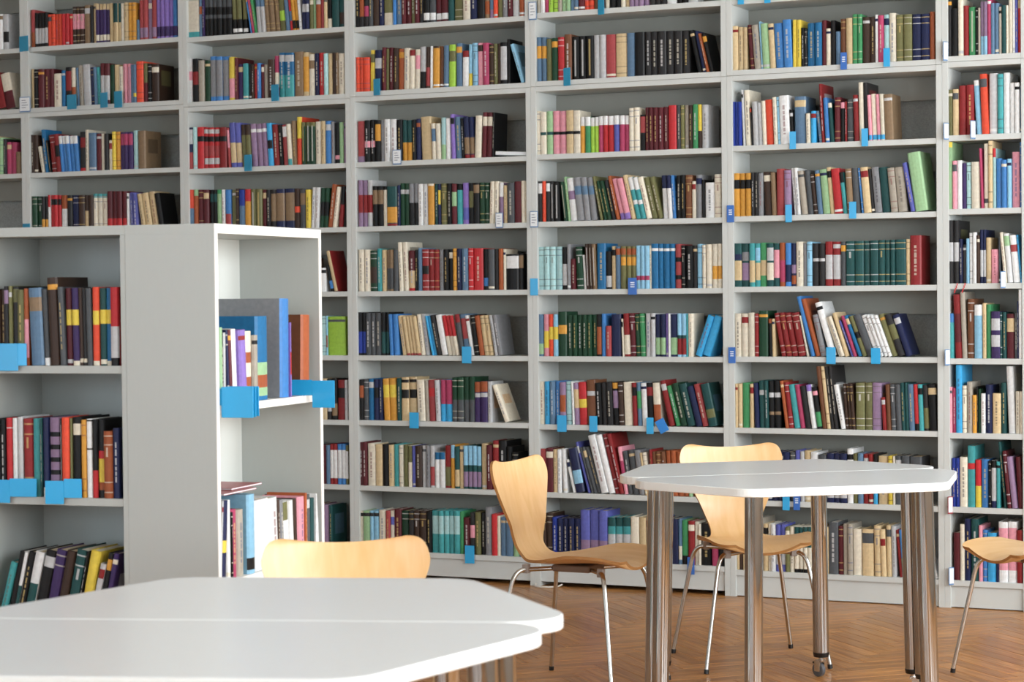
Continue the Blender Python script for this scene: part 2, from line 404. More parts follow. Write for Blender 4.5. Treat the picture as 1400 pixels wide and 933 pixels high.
# ------------------------------------------------------------------ tables
TL, TZ = 1.282, .795
def rounded(poly, rad, n=9):
    out = []
    for i in range(len(poly)):
        p0, p1, p2 = Vector(poly[i - 1]), Vector(poly[i]), Vector(poly[(i + 1) % len(poly)])
        a, c = (p0 - p1).normalized(), (p2 - p1).normalized(); h = a.angle(c) / 2
        cen = p1 + (a + c).normalized() * (rad / math.sin(h))
        t0 = p1 + a * (rad / math.tan(h)) - cen; t1 = p1 + c * (rad / math.tan(h)) - cen
        a0 = math.atan2(t0.y, t0.x); da = (math.atan2(t1.y, t1.x) - a0 + math.pi) % (2 * math.pi) - math.pi
        for k in range(n + 1): out.append((cen.x + rad * math.cos(a0 + da * k / n), cen.y + rad * math.sin(a0 + da * k / n)))
    return out
def make_table(TS, TD):
    root = empty('trapezoid_table', Matrix.Identity(4))
    pl = rounded([(-TL / 2, .0015), (TL / 2, .0015), (TS / 2, TD), (-TS / 2, TD)], .1)
    n = len(pl); b = MB(); lv = [(TZ - .027, 0.002), (TZ - .025, 0), (TZ - .002, 0), (TZ, .002)]
    cx, cy = 0, TD / 2
    for z, ins in lv:
        b.v += [(x - math.copysign(ins, x - cx), y - math.copysign(ins, y - cy), z) for x, y in pl]
    for q in range(3):
        for k in range(n): b.f.append((q * n + k, q * n + (k + 1) % n, (q + 1) * n + (k + 1) % n, (q + 1) * n + k)); b.m.append(1)
    b.f += [tuple(reversed(range(n))), tuple(range(3 * n, 4 * n))]; b.m += [0, 0]
    b.build('tabletop', [M['top'], M['edge']], root)
    for sx in (-1, 1):
        for x, y, ox, oy in ((.462, .052, .016, .0), (TS / 2 - .048, TD - .079, .012, .014)):
            x *= sx; ox *= sx
            p = lambda z: (x + ox * (.765 - z) / .7, y + oy * (.765 - z) / .7, z)
            b = MB(); b.tube([p(.7678), p(.092)], .0292, 28); lg = b.build('leg', M['chrome'], root, smooth=True)
            b = MB(); b.tube([p(.0918), p(.087), p(.075)], [.0300, .0300, .0275], 28); b.build('end_cap', M['black'], lg, smooth=True)
            bxx, byy, _ = p(.07); a = random.uniform(0, 6.28)
            T = Matrix.Translation((bxx, byy, 0)) @ Matrix.Rotation(a, 4, 'Z')
            b = MB(); b.tube([T @ Vector((0, 0, .0748)), T @ Vector((0, 0, .062))], .009, 12)
            b.box(-.013, .013, -.012, .018, .055, .063, T=T)
            for q in (-1, 1): b.box(q * .0125 - .0015, q * .0125 + .0015, -.004, .022, .02, .06, T=T)
            b.build('caster_fork', M['tube'], lg)
            b = MB(); b.tube([T @ Vector((-.0095, .012, .0255)), T @ Vector((-.0075, .012, .0255)), T @ Vector((.0075, .012, .0255)), T @ Vector((.0095, .012, .0255))], [.0225, .0255, .0255, .0225], 24)
            b.build('wheel', M['wheel'], lg, smooth=True)
            b = MB(); b.box(-.011, .011, .012, .034, .046, .0545, T=T); b.build('brake_lever', M['black'], lg, bevel=.002)
    return root
tb, tb2 = make_table(.6818, .5366), make_table(.66, .624)
def put_table(o, cx, cy, ang, front, shift, label):
    T = Matrix.Translation((cx, cy, 0)) @ Matrix.Rotation(ang, 4, 'Z') @ Matrix.Translation((shift, 0, 0))
    if front: T = T @ Matrix.Rotation(math.pi, 4, 'Z')
    o.matrix_world = T; tag(o, label, 'table', 'white trapezoid tables')
put_table(tb, .9373, 7.4128, .2503, True, -.004, 'white trapezoid table on chrome caster legs, front half of the far pair')
put_table(copy_tree(tb), .9373, 7.4128, .2503, False, .006, 'white trapezoid table on chrome caster legs, back half of the far pair')
put_table(tb2, -.4938, 4.1643, -.1132, True, -.022, 'white trapezoid table in the foreground, half nearest the camera')
put_table(copy_tree(tb2), -.4938, 4.1643, -.1132, False, 0, 'white trapezoid table in the foreground, back half before the lone backrest')

# ------------------------------------------------------------------ shelf label holders
ROWUP = {1: 'eighth shelf up', 2: 'seventh shelf up', 3: 'sixth shelf up', 4: 'fifth shelf up', 5: 'fourth shelf up', 6: 'third shelf up', 7: 'third shelf up', 8: 'second shelf up', 9: 'bottom shelf'}
ROWUP = {k: n for k, n in zip(range(1, 10), ('top shelf in view', 'eighth shelf up', 'seventh shelf up', 'sixth shelf up', 'fifth shelf up', 'fourth shelf up', 'third shelf up', 'second shelf up', 'bottom shelf'))}
ORD = ['', 'first', 'second', 'third', 'fourth', 'fifth', 'sixth', 'seventh', 'eighth', 'ninth', 'tenth', 'eleventh', 'twelfth', 'thirteenth', 'fourteenth', 'fifteenth', 'sixteenth', 'seventeenth', 'eighteenth', 'nineteenth', 'twentieth']
def ordw(n):
    return ORD[n] if n <= 20 else ({2: 'twenty', 3: 'thirty', 4: 'forty'}[n // 10] + ('-' + ORD[n % 10] if n % 10 else '')).replace('thirty', 'thirty') if n % 10 else {30: 'thirtieth', 40: 'fortieth'}[n]
HOLD = '-2928,-2851,2747,2830,t -2924,-2852,2420,2502,W -2619,-2540,2422,2500,t -2401,-2341,2421,2501,t -2312,-2248,2417,2504,t -2922,-2859,1786,1819,t -1343,-1288,2407,2491,t -1510,-1454,2056,2140,t -748,-704,2408,2490,t -641,-593,2060,2134,W -78,-39,1733,1808,W -268,-217,1076,1158,c -563,-511,752,831,c -263,-212,94,182,c 109,151,2728,2815,W 286,328,2404,2490,t 106,148,1732,1811,W 103,144,1405,1487,c 612,656,1404,1484,B 239,288,749,829,c 407,448,752,828,c 699,735,747,825,c 754,801,755,819,b 468,505,2731,2816,t 1107,1142,1734,1813,B 1109,1144,1083,1157,B 1169,1196,2734,2803,c 1299,1323,2732,2800,c 1653,1683,2410,2487,B 1855,1878,2412,2495,c 1413,1440,2060,2141,c 1749,1778,2061,2141,c 1389,1420,1728,1809,c 1689,1722,1738,1814,c 1578,1622,1082,1158,c 1786,1829,1083,1155,c 1366,1400,410,483,c 1418,1449,412,485,B 2123,2142,2424,2509,W 2124,2143,2076,2151,W 2241,2263,2075,2156,W 2122,2144,1078,1149,W 2131,2154,420,497,P 2136,2155,104,182,W 2373,2388,1418,1492,W 899,934,93,174,B'
hcol = {'c': 'sky blue', 't': 'teal blue', 'B': 'deep blue', 'b': 'slanted blue', 'W': 'white card', 'P': 'red-framed'}
cnt = {}; rows_ = []
for t in HOLD.split():
    a, c, z0, z1, k = t.split(','); a, c, z0, z1 = (float(q) / 1000 for q in (a, c, z0, z1))
    i = max(q for q in range(7) if EDGE[q] - .03 <= a)
    row = min(range(9), key=lambda q: abs(BH[i][q] - (z0 + z1) / 2)) + 1
    rows_.append((i, row, a, c, z0, z1, k))
rows_.sort()
for i, row, a, c, z0, z1, k in rows_:
    cnt[(i, row)] = cnt.get((i, row), 0) + 1
    many = sum(1 for q in rows_ if q[:2] == (i, row)) > 1
    lab = '%s label holder%s, %s, %s' % (hcol[k], (', ' + ordw(cnt[(i, row)]) + ' from left') if many else '', ROWUP[row].replace(' in view', ''), BAYNAME[i])
    wd = max(c - a, .03); mid = (a + c) / 2; zb = BH[i][row - 1]
    yaw = R(112) if k in 'WP' and (c - a) < .03 else (R(-30) if k == 't' else 0)
    rl = R(-28) if k == 'b' else 0
    T = WALL @ Matrix.Translation((mid, -.0075, (z0 + z1) / 2)) @ Matrix.Rotation(yaw * .5, 4, 'Z') @ Matrix.Rotation(rl, 4, 'Y')
    h2 = (z1 - z0) / 2; o = empty('label_holder', T, lab, 'label holder', 'label holders on the wall shelves')
    b = MB(); b.box(-wd / 2, wd / 2, -.0012, .0012, -h2, h2); b.build('front_plate', M['holder_' + k], o, bevel=.001)
    tz = zb + .0005 - (z0 + z1) / 2
    if rl == 0 and -h2 + .004 < tz < h2:
        b = MB(); b.box(-wd / 2 + .002, wd / 2 - .002, .0013, .0085, tz, tz + .0018); b.build('hook', M['holder_' + k], o)
    if k in 'WP':
        b = MB(); b.box(-wd / 2 + .003, wd / 2 - .003, -.0018, -.0013, -h2 + .006, h2 - .004); cd = b.build('card', M['card'], o)
        b = MB()
        for q in range(4 if c - a > .03 else 0): b.box(-wd * .28, wd * (.1 + .2 * ((q * 7) % 3) / 2), -.0021, -.0019, h2 * (.55 - .32 * q) - .002, h2 * (.55 - .32 * q) + .002)
        if b.v: b.build('print', M['ink'], cd)
    if k == 'B':
        b = MB()
        for q in range(3): b.box(-wd * .22, wd * .25, -.0018, -.0014, h2 * (.45 - .25 * q) - .003, h2 * (.45 - .25 * q) + .002)
        b.build('print', M['white_ink'], o)
# large folded holders on the near cases
def fold_holder(frame, pts, zs, label, mw=None):
    """pts: plan polyline (local x, y); zs: (z0, z1) for each segment"""
    o = empty('label_holder', frame @ Matrix.Translation((pts[0][0], pts[0][1], min(z[0] for z in zs))), label, 'label holder', 'large label holders on the near bookcases')
    inv = Vector((pts[0][0], pts[0][1], min(z[0] for z in zs)))
    for (p, q), (z0, z1) in zip(zip(pts, pts[1:]), zs):
        d = Vector((q[0] - p[0], q[1] - p[1], 0)).normalized(); n = Vector((-d.y, d.x, 0)) * .0013
        P, Q = Vector((p[0], p[1], 0)), Vector((q[0], q[1], 0)); b = MB(); vs = []
        for z in (z0, z1): vs += [P - n + Vector((0, 0, z)) - inv, Q - n + Vector((0, 0, z)) - inv, Q + n + Vector((0, 0, z)) - inv, P + n + Vector((0, 0, z)) - inv]
        b.add(vs, [(0, 3, 2, 1), (4, 5, 6, 7), (0, 1, 5, 4), (1, 2, 6, 5), (2, 3, 7, 6), (3, 0, 4, 7)]); b.build('plate', M['holder_c'], o, bevel=.0009)
fold_holder(CASE_A, [(-.668, -.008), (-.608, -.008), (-.583, -.003)], [(1.214, 1.291), (1.2285, 1.291)], 'big sky blue folded label holder below the tall brown book, left bookcase')
fold_holder(CASE_A, [(-.524, -.014), (-.470, -.006), (-.418, .001)], [(.843, .908), (.8605, .914)], 'big sky blue folded label holder clipped on the middle shelf, left bookcase')
fold_holder(CASE_A, [(-.735, -.014), (-.640, -.008), (-.560, .001)], [(.843, .908), (.8605, .912)], 'big sky blue folded label holder at left edge of the middle shelf')
for q, (x, n_) in enumerate(((.026, 'nearest'), (.052, 'middle'), (.080, 'farthest'))):
    fold_holder(CASE_B, [(x, .03), (x + .001, -.001), (x + .006, -.094 + .004 * q)], [(1.1195, 1.166), (1.086 + .001 * q, 1.170)], 'sky blue label holder jutting out under pastel books, %s of three in a bundle' % n_)
fold_holder(CASE_B, [(.600, .055), (.602, -.018), (.607, -.088)], [(1.1195, 1.166), (1.083, 1.164)], 'sky blue label holder jutting past the right side of the near bookcase')

for x0, x1, y0, y1, z, l in ((.10, .31, .03, .215, .8655, 'thin maroon magazine lying flat on the books of the lower right-opening shelf'), (.20, .40, .055, .21, .8715, 'thin maroon magazine lying uppermost on another flat magazine')):
    o = empty('magazine', CASE_B @ Matrix.Translation((x0, y0, z)), l, 'magazine', 'magazines lying on the books')
    b = MB(); b.box(0, x1 - x0, 0, y1 - y0, 0, .001); b.box(0, x1 - x0, 0, y1 - y0, .0042, .0052); b.build('cover', M['holder_P'], o)
    b = MB(); b.box(.001, x1 - x0 - .001, .001, y1 - y0 - .001, .0011, .0041); b.build('page_block', M['card'], o)
T = WALL @ Matrix.Translation((-.088, .02, BH[3][2] + .0115)) @ Matrix.Rotation(R(3.2), 4, 'Y')
o = empty('book', T, 'white paperback lying flat at right end of seventh shelf up, fourth wall bay from left', 'book', 'books on the wall shelves')
b = MB(); b.box(0, .165, 0, .13, 0, .0015); b.box(0, .165, 0, .13, .0165, .018); b.box(0, .165, 0, .0015, 0, .018); b.build('cover', M['card'], o)
b = MB(); b.box(.001, .164, .002, .129, .0016, .0164); b.build('page_block', M['card'], o)
# ribbons and a cable
for x, l in ((2.178, 'thin red bookmark ribbon hanging over shelf, left of two'), (2.212, 'thin red bookmark ribbon hanging over shelf, right of two')):
    b = MB(); zb = BH[6][4]
    for q in range(4):
        z = zb + .002 - q * .011; xx = x - q * .004
        b.box(xx - .0022, xx + .0022, -.004, -.003, z - .0115, z)
    o = b.build('bookmark_ribbon', M['ribbon'], mw=WALL); tag(o, l, 'ribbon', 'red bookmark ribbons')
b = MB(); b.tube(bez([(.12, -.01, .012), (.13, -.05, .005), (.2, -.06, .005), (.24, -.02, .005), (.25, .008, .012)]), .004, 8)
tag(b.build('cable', M['cable'], mw=WALL, smooth=True), 'short loop of white cable on parquet by the bookcase foot', 'cable')

# ------------------------------------------------------------------ books
# per shelf: left edge mm, thickness mm, height mm, lean degrees, colour and print (h = colour patch from-to % from the top, t title, b bands, c centre line)
BOOKS = '''5.2|1132,28,204,0,e 1160,23,199,0,e 1183,21,197,0,e 1219,20,206,-4,m;b 1239,32,203,-4,f 1272,8,218,-3,q 1280,36,207,-3,l 1316,26,204,-3,e 1342,40,204,-3,b 1382,40,218,-2,b 1422,20,216,0,y 1442,21,214,0,y 1464,15,177,0,k 1479,12,169,0,K 1491,38,196,0,C 1529,32,196,0,C 1561,22,205,0,m 1582,21,166,0,i 1603,22,201,0,k 1625,23,150,0,S 1648,26,205,0,u;b 1674,29,207,0,e 1703,26,223,0,g;b 1729,20,221,0,g;b 1749,34,208,0,U 1783,26,206,0,U 1809,13,214,0,w 1822,26,210,0,P;t 1848,24,212,0,j 1872,31,217,0,i;t 1904,35,208,0,d 1939,38,207,0,d;b 1977,42,205,0,n;b 2018,38,204,0,n;b 2056,23,212,0,O
5.3|1129,16,204,0,N;s 1145,15,203,0,N;s 1159,18,203,0,N;s 1183,9,257,-2,z 1193,26,256,-2,i;t 1222,7,175,-3,K;ho3-12 1230,28,201,-2,z 1258,19,194,-2,z 1278,18,202,-2,i 1295,36,206,-2,o 1332,18,216,-2,i 1350,12,216,-2,q 1362,47,221,-2,w;t 1412,16,156,-3,k;hz10-20 1428,54,214,0,S 1485,20,135,-1,i 1506,25,145,0,c 1545,15,144,-6,S 1559,14,266,-3,R 1576,19,202,-3,b 1597,19,178,-4,T;hi0-12 1616,29,202,0,m;b 1645,20,178,0,k;hp0-15 1666,8,181,0,R 1674,31,190,0,s 1710,23,208,-2,R 1733,21,264,-1,i 1754,21,262,-1,K 1777,15,205,-2,p;hc88-98 1792,24,209,-2,i;hc88-98 1816,16,207,-2,p;hc88-98 1833,19,207,-2,i;hc88-98 1851,40,204,-2,E
5.4|1133,30,199,0,A;hk15-36 1163,28,198,0,A;hk15-36 1192,28,198,0,A;hk15-36 1220,15,200,0,K 1235,19,200,0,K;t 1254,23,196,0,a;t 1283,37,201,-2,U 1320,21,197,-2,E 1341,38,213,0,D 1378,32,205,0,x 1425,13,214,-4,w;t 1439,18,214,-4,w;t 1462,30,199,-6,f 1492,24,202,-5,s 1518,19,184,-6,U;b 1537,24,200,-5,S 1561,34,203,-5,l 1595,21,212,-5,e 1616,40,204,-5,r 1658,19,187,-6,t;hk0-25 1676,28,202,-3,E 1704,31,204,-3,s 1741,10,204,-5,b 1752,35,206,-5,e 1787,15,199,-5,K 1802,34,205,-5,a 1836,40,203,-5,T 1876,32,199,-5,f 1908,43,201,-5,f 1967,20,222,-10,B 1987,59,264,-8,l
5.5|1133,36,201,0,T;hn25-38;he40-85 1168,38,200,0,T;ha20-40;hx45-85 1207,27,200,0,t;he40-90 1234,25,199,0,t;hq10-40;he45-85 1258,33,202,0,g;he40-75 1292,34,198,0,T;hz10-40;hi45-85 1325,28,197,0,T;hp15-80 1353,28,200,0,O;hP40-90 1381,28,198,0,b;hn50-90 1409,23,196,0,n;hx50-70;hO75-95 1432,33,203,0,i;t 1465,17,195,0,a 1482,26,202,0,q 1509,32,194,0,K;hz35-42 1541,28,193,0,K;hz35-42 1569,34,201,0,R;hz30-85 1603,38,200,0,R;hz6-15;hz30-85 1641,24,199,0,s 1665,43,201,0,T;b 1707,42,201,0,T;b 1749,29,201,0,T;b 1779,38,202,0,T;b 1817,30,203,0,T;b 1847,23,203,0,T;b 1871,23,203,0,T;b 1894,50,204,0,T;b 1944,18,205,0,e 1962,52,221,0,R;t
5.6|1135,32,199,0,i 1167,34,198,0,i 1201,30,202,0,i 1231,19,198,0,R;b 1250,44,211,0,G 1299,17,174,-1,k;hO0-12 1316,14,174,-1,e 1358,25,201,-10,R;b 1383,27,201,-10,R;b 1410,31,201,-10,R;b 1442,38,201,-10,R;b 1482,9,190,-11,i 1501,20,281,-14,b 1524,23,270,-15,O 1547,26,193,-12,a;b 1588,32,253,-16,w 1630,11,187,-19,i 1641,20,190,-19,i 1661,20,206,-17,e 1691,11,173,-20,B 1702,15,193,-18,P 1722,18,196,-20,C 1742,23,193,-20,d;hk40-55 1764,37,196,-20,s 1801,24,196,-20,w;b 1825,19,196,-20,w;b 1844,18,195,-20,w;b 1862,17,195,-20,w;b 1879,27,199,-19,d 1906,33,198,-19,K;hd25-60 1940,32,195,-19,n
5.7|1135,13,203,0,e 1148,20,203,0,e 1168,37,207,0,g 1205,19,203,0,e 1229,22,207,-2,n 1251,27,218,-1,T;hz20-30 1278,20,218,-1,T 1299,24,218,-1,k;hz25-35;hE65-72 1323,31,218,-1,k;hz25-35;hE65-72 1375,17,219,-7,O 1393,23,212,-7,R;b 1418,30,202,-8,t 1447,23,202,-8,P 1471,30,195,-8,K 1501,25,202,-8,w;hv0-15 1528,24,192,-8,k;hp10-20;hg60-95 1551,23,286,-6,u 1574,16,286,-6,e 1590,18,286,-6,K;t 1608,18,286,-6,K;t 1638,24,204,-10,w;t 1661,14,207,-4,U;b 1676,16,208,-4,U;b 1692,16,208,-4,U;b 1707,42,211,0,d;b 1750,34,212,0,d;b 1783,43,212,0,x;b 1834,17,148,-3,R 1851,21,206,-2,u 1872,24,206,-2,s 1896,24,206,-2,s 1920,17,213,-2,T 1938,15,213,-2,T 1953,25,207,-2,S 1978,21,207,-2,r;hk85-100 1998,22,207,-2,t 2020,24,204,-2,K;hd50-95 2044,38,208,-2,k
5.8|1145,27,208,0,U 1172,26,221,0,m 1198,26,215,0,e 1224,30,219,0,u 1254,26,217,0,n 1280,29,223,0,n 1310,26,224,0,n 1336,26,225,0,n 1362,33,225,0,n 1395,26,226,0,s 1421,26,233,0,B 1446,19,230,0,z 1466,29,234,0,e 1495,35,228,0,w 1530,38,217,0,s 1569,35,224,0,n;hz60-90 1604,29,224,0,n;hz60-90 1632,33,225,0,n;hz60-90 1665,29,247,0,w;hk10-20 1694,21,226,0,d 1715,25,227,0,S 1740,25,224,0,R 1765,24,225,0,R 1789,19,225,0,k;hc70-100 1808,48,217,0,e 1856,23,218,0,y;b 1879,8,218,0,i 1887,28,219,0,s 1915,37,219,0,s 1952,56,217,0,s
5.9|1135,15,198,0,e 1150,15,192,0,U 1165,33,200,0,e 1198,33,215,0,i 1231,33,244,0,f 1264,23,217,0,e 1288,15,218,0,i 1302,23,217,0,w;t 1325,23,216,0,B;hz30-85 1348,24,217,0,B;hz30-85 1372,20,207,0,d 1392,22,208,0,i 1414,23,209,0,i;hT0-45;hk92-100 1437,19,209,0,i;hT0-45;hk92-100 1457,20,210,0,i;hT0-45;hk92-100 1477,19,211,0,i;hT0-45;hk92-100 1496,22,212,0,i;hT0-45;hk92-100 1518,29,219,0,e 1547,29,214,0,e 1575,46,236,0,s 1621,23,220,0,m 1644,22,231,0,f 1666,24,232,0,f 1690,42,209,0,i 1733,55,211,0,e;hs8-30 1792,30,229,-1,e 1823,24,213,-2,e;hR20-35 1847,23,231,-1,e 1870,22,229,-1,z 1906,15,212,-5,R 1921,18,213,-5,b;hl60-100 2071,26,103,-18,w
6.2|2136,19,263,0,K 2155,28,210,0,k 2183,24,253,0,i 2207,22,220,0,R 2229,32,212,0,g;c 2261,12,209,0,k 2273,9,206,0,f 2282,16,233,0,x;hq65-100 2297,16,232,0,x;hq65-100 2313,17,245,0,P;hw5-10 2329,16,223,0,S 2346,19,222,0,S 2364,12,204,0,f 2376,19,210,0,T 2395,10,209,0,i 2406,17,252,0,i 2423,10,251,0,w 2433,12,244,0,B 2445,19,249,0,r 2464,12,241,0,p
6.3|2137,22,202,0,d 2158,26,203,0,e 2185,33,218,0,R 2218,34,220,0,R 2262,25,238,-3,q;hw0-10 2287,31,264,-2,o 2318,38,265,0,z 2356,24,260,0,t 2380,29,265,0,w 2409,22,220,0,w 2431,22,219,0,w 2453,21,204,0,S
6.4|2135,20,300,0,l;hy0-8 2155,20,213,0,p 2175,22,214,0,w 2197,18,201,0,V 2215,23,204,0,j 2238,39,205,0,i 2283,11,264,-2,P 2294,20,284,0,i;hs85-92 2314,19,295,0,e 2333,14,262,0,j;hr0-15 2347,25,217,0,b 2371,26,209,0,b 2397,19,213,0,q 2416,36,243,0,p 2452,21,285,0,b
6.5|2134,23,280,0,K;hz35-65 2157,26,279,0,K;hz35-65 2182,16,196,0,n;t 2198,16,171,0,K 2214,14,198,0,q 2228,15,222,0,w 2243,18,224,0,w 2261,14,211,0,U 2275,14,235,0,n;hz38-88 2289,12,235,0,n;hz38-88 2301,22,200,0,e 2323,34,148,0,p 2358,9,196,0,s 2382,14,222,-5,i;t 2397,24,216,-5,w;hl5-25 2422,30,208,-5,w;hD20-35 2452,20,211,-5,c
6.6|2137,21,199,0,t;hb0-20 2164,31,283,-2,R;hm30-75 2195,21,293,-2,f 2216,31,263,0,u 2247,36,237,0,q;hw0-20 2284,17,244,0,e 2301,21,238,0,g 2322,40,207,0,V;hz15-40;hz50-75 2361,10,204,0,T 2372,17,203,0,T;t 2389,36,196,0,m;he10-40 2425,14,200,0,s 2438,6,251,0,n 2444,20,302,0,w 2464,6,203,0,p
6.7|2134,15,203,0,p 2150,15,198,0,P;t 2165,28,300,0,c 2193,21,209,0,i 2214,24,226,0,f 2238,19,168,0,A 2257,6,206,0,k 2263,13,195,0,G 2276,20,175,0,w 2296,30,214,0,n;t 2326,37,176,0,e 2363,24,223,0,T 2396,31,298,-2,w 2427,21,186,0,i 2448,20,186,0,i
6.8|2144,17,215,0,N;t 2161,18,215,0,N;t 2179,35,221,0,i;t 2214,33,271,0,t;hr28-38 2247,28,210,0,r;hy55-100 2275,33,213,0,b 2308,11,208,0,k 2319,23,208,0,z;hn85-100;hk0-15 2342,17,205,0,t 2375,13,292,-5,T 2392,17,253,-5,m;b 2411,26,228,-6,x 2437,29,227,-3,m
6.9|2150,29,211,0,m 2179,21,249,0,i 2200,29,274,0,n;t 2229,35,275,0,T;t 2264,16,247,0,p 2280,20,227,0,b 2300,41,216,0,c;hw10-20 2341,9,202,0,n 2350,41,266,0,w;hp10-80 2391,40,268,0,w;hp10-80 2431,26,233,0,R 2457,7,214,0,x
4.1|144,19,203,0,i 163,21,202,0,w 184,18,193,0,P 202,26,192,0,L 229,27,190,0,L 255,19,188,0,f 275,23,194,0,l 297,21,192,0,l 318,21,187,0,S 339,21,186,0,S 361,32,187,0,m 393,23,185,0,o 415,26,184,0,o 442,19,182,0,u 461,38,173,0,U 498,22,178,0,i 521,30,176,0,k 551,30,174,0,k 580,22,172,0,i 603,20,170,0,e 623,24,169,0,x;hp50-80 647,24,167,0,x;hp50-80 671,24,165,0,x;hp50-80 696,27,163,0,x;hp50-80 723,28,155,0,K 751,29,153,0,K 780,31,150,0,K 811,50,148,0,w;hk40-80 861,29,145,0,k 890,29,143,0,k 919,45,133,0,z
4.2|138,25,213,0,S;hA20-48 164,27,211,0,S;hA20-48 191,28,202,0,d 219,33,204,0,G 252,32,206,0,r 284,37,218,0,u 322,37,205,0,k;c 359,38,206,0,k;c 397,40,205,0,k;c 437,30,205,0,z 467,32,205,0,z 499,50,204,0,D 550,57,205,0,e;b 607,40,205,0,S 647,50,206,0,k 698,32,205,0,K 729,35,205,0,K 764,43,204,0,K 807,40,203,0,K 847,39,201,0,K 885,36,201,0,K 964,22,201,-12,k 987,18,196,-12,n 1007,13,185,-13,O 1021,21,184,-13,k
4.3|137,19,210,0,i;b 156,31,205,0,i;hT48-55 187,32,207,0,l;hT48-55 219,37,206,0,p;hk48-55 256,34,204,0,p;hk48-55 291,37,206,0,e;hk48-55 327,36,204,0,i;hk48-55 363,25,172,0,A;hw0-25 388,28,171,0,g;hw0-25 416,23,167,0,L;hw0-25 439,21,168,0,L;hw0-25 460,24,171,0,P;hw0-25 484,23,171,0,r;hw0-25 507,32,170,0,r;hw0-25 538,28,171,0,B;hw0-25 567,26,170,0,P;hw0-25 593,23,169,0,P;hw0-25 616,25,202,0,i;b 641,27,204,0,i;b 668,30,169,0,k;hD5-50 697,19,202,0,m;t 717,22,201,0,m;t 739,24,200,0,m;t 763,26,199,0,m;t 789,26,201,0,m;t 815,39,206,0,r 855,22,205,0,s 876,18,204,0,d 895,22,203,0,f 916,20,202,0,U 936,25,206,0,g 961,18,204,0,U;hy0-60 979,31,202,0,z
4.4|141,23,195,0,K;hw5-30 164,18,195,0,o 182,21,194,0,K;hw5-25 203,21,194,0,K;c 223,33,189,0,k;c 277,18,189,-6,G;c 296,14,213,-6,l 310,36,205,-6,w;hx30-50 346,40,207,-6,a;hS20-40 386,30,206,-6,a;hS20-40 417,31,205,-6,a;hS20-40 465,15,212,-11,d 485,16,190,-12,G;t 500,22,189,-12,G;t 523,22,192,-12,K;t 548,17,212,-12,O 568,25,198,-13,p;hv85-100 593,30,197,-13,p;hv85-100 623,24,213,-12,e 649,26,202,-13,t;hw0-30;hw55-65 675,26,201,-13,t;hw0-30;hw55-65 701,27,202,-13,i 729,29,199,-13,d 758,26,200,-13,d 784,27,203,-3,w;hn0-30 812,22,203,-3,w;hn0-30 834,15,202,-3,b 849,25,201,0,k 874,22,202,0,k 896,34,201,0,u 930,18,171,0,i 948,30,201,0,a 978,13,177,0,k 991,47,163,0,w;t 1038,36,200,0,i
4.5|135,35,206,0,j;b 170,28,207,0,j;b 198,30,206,0,j;b 228,33,206,0,j;b 261,28,204,0,k;hz40-90 289,18,217,0,a 308,27,147,0,m 341,34,203,-2,G 377,13,164,-3,w 391,19,216,-2,U;c 410,15,215,-2,U;c 425,20,215,-2,E;c 445,45,218,0,C 490,30,179,0,k;hz65-95 521,22,203,0,e 542,25,202,0,S;hO5-20 568,26,202,0,d;hO5-20;hA25-45 594,26,201,0,d;hO5-20;hA25-45 620,24,201,0,d;hO5-20;hA25-45 644,25,204,0,q;hP70-80 668,22,203,0,q;hP70-80 691,22,203,0,q;hP70-80 713,10,203,0,i 722,35,211,0,C;hw10-16 757,27,210,0,C;hw10-16 784,32,209,0,C;hw10-16 816,28,209,0,C;hw10-16 844,31,207,0,D;hk30-40;hk70-80 875,17,200,0,k 893,36,199,0,k;t 929,22,199,0,K 951,28,205,0,q 978,17,201,0,i 996,31,203,0,i 1027,25,204,0,i;hA50-80 1052,23,205,0,i;hA50-80
4.6|136,26,202,0,S;hl70-95 163,27,202,0,p;hy40-80 190,24,202,0,o;hy30-60 214,25,202,0,q;hy30-60 239,45,214,0,G;hA30-50 284,31,198,0,G;t 315,23,198,0,G;t 338,27,198,0,G;t 365,27,198,0,G;t 391,24,199,0,G;t 416,26,199,0,G;t 441,24,201,0,k;hO30-95 465,21,203,0,b 487,28,145,0,D 514,50,200,0,n 572,9,179,-2,i 581,31,204,-2,R;hi50-95 612,29,203,-2,m;b 641,22,200,-2,G;b 663,27,203,-2,g 690,27,204,0,z 717,22,204,0,z 739,27,199,0,n;hl55-95 767,25,199,0,n;hl55-95 792,14,203,0,v 806,10,202,0,w 815,35,199,0,n;hl55-95 850,22,202,0,q;hT50-58;hR58-95 872,22,202,0,q;hT50-58;hR58-95 894,9,199,0,t 903,28,202,0,i;t 935,33,198,19,c 968,41,194,19,c
4.7|134,29,206,0,i;t 163,29,206,0,c;t 192,27,206,0,S;t 219,25,207,0,b 244,31,203,0,x;hO30-70 275,31,207,0,j 311,10,207,-2,w 321,26,200,-2,x;he15-60 347,40,204,-2,r;hy40-60 386,47,215,-1,u;hz25-35 434,30,201,-2,k 464,27,202,-2,K 491,30,203,-2,K 521,30,206,-2,k;hA2-15;hx20-60 551,25,204,-2,U;b 577,46,206,-2,i 623,25,203,-2,R;hk10-30 648,22,205,-2,S;hg20-60 671,27,203,-2,w 697,33,204,-2,k;hR10-30 730,37,204,-2,i;hO50-90 806,27,218,-12,R 838,27,194,-14,g 865,34,205,-13,G 899,40,202,-13,T;t 942,30,192,-14,n 971,33,202,-13,D;t 1004,44,203,-12,T;hd60-80
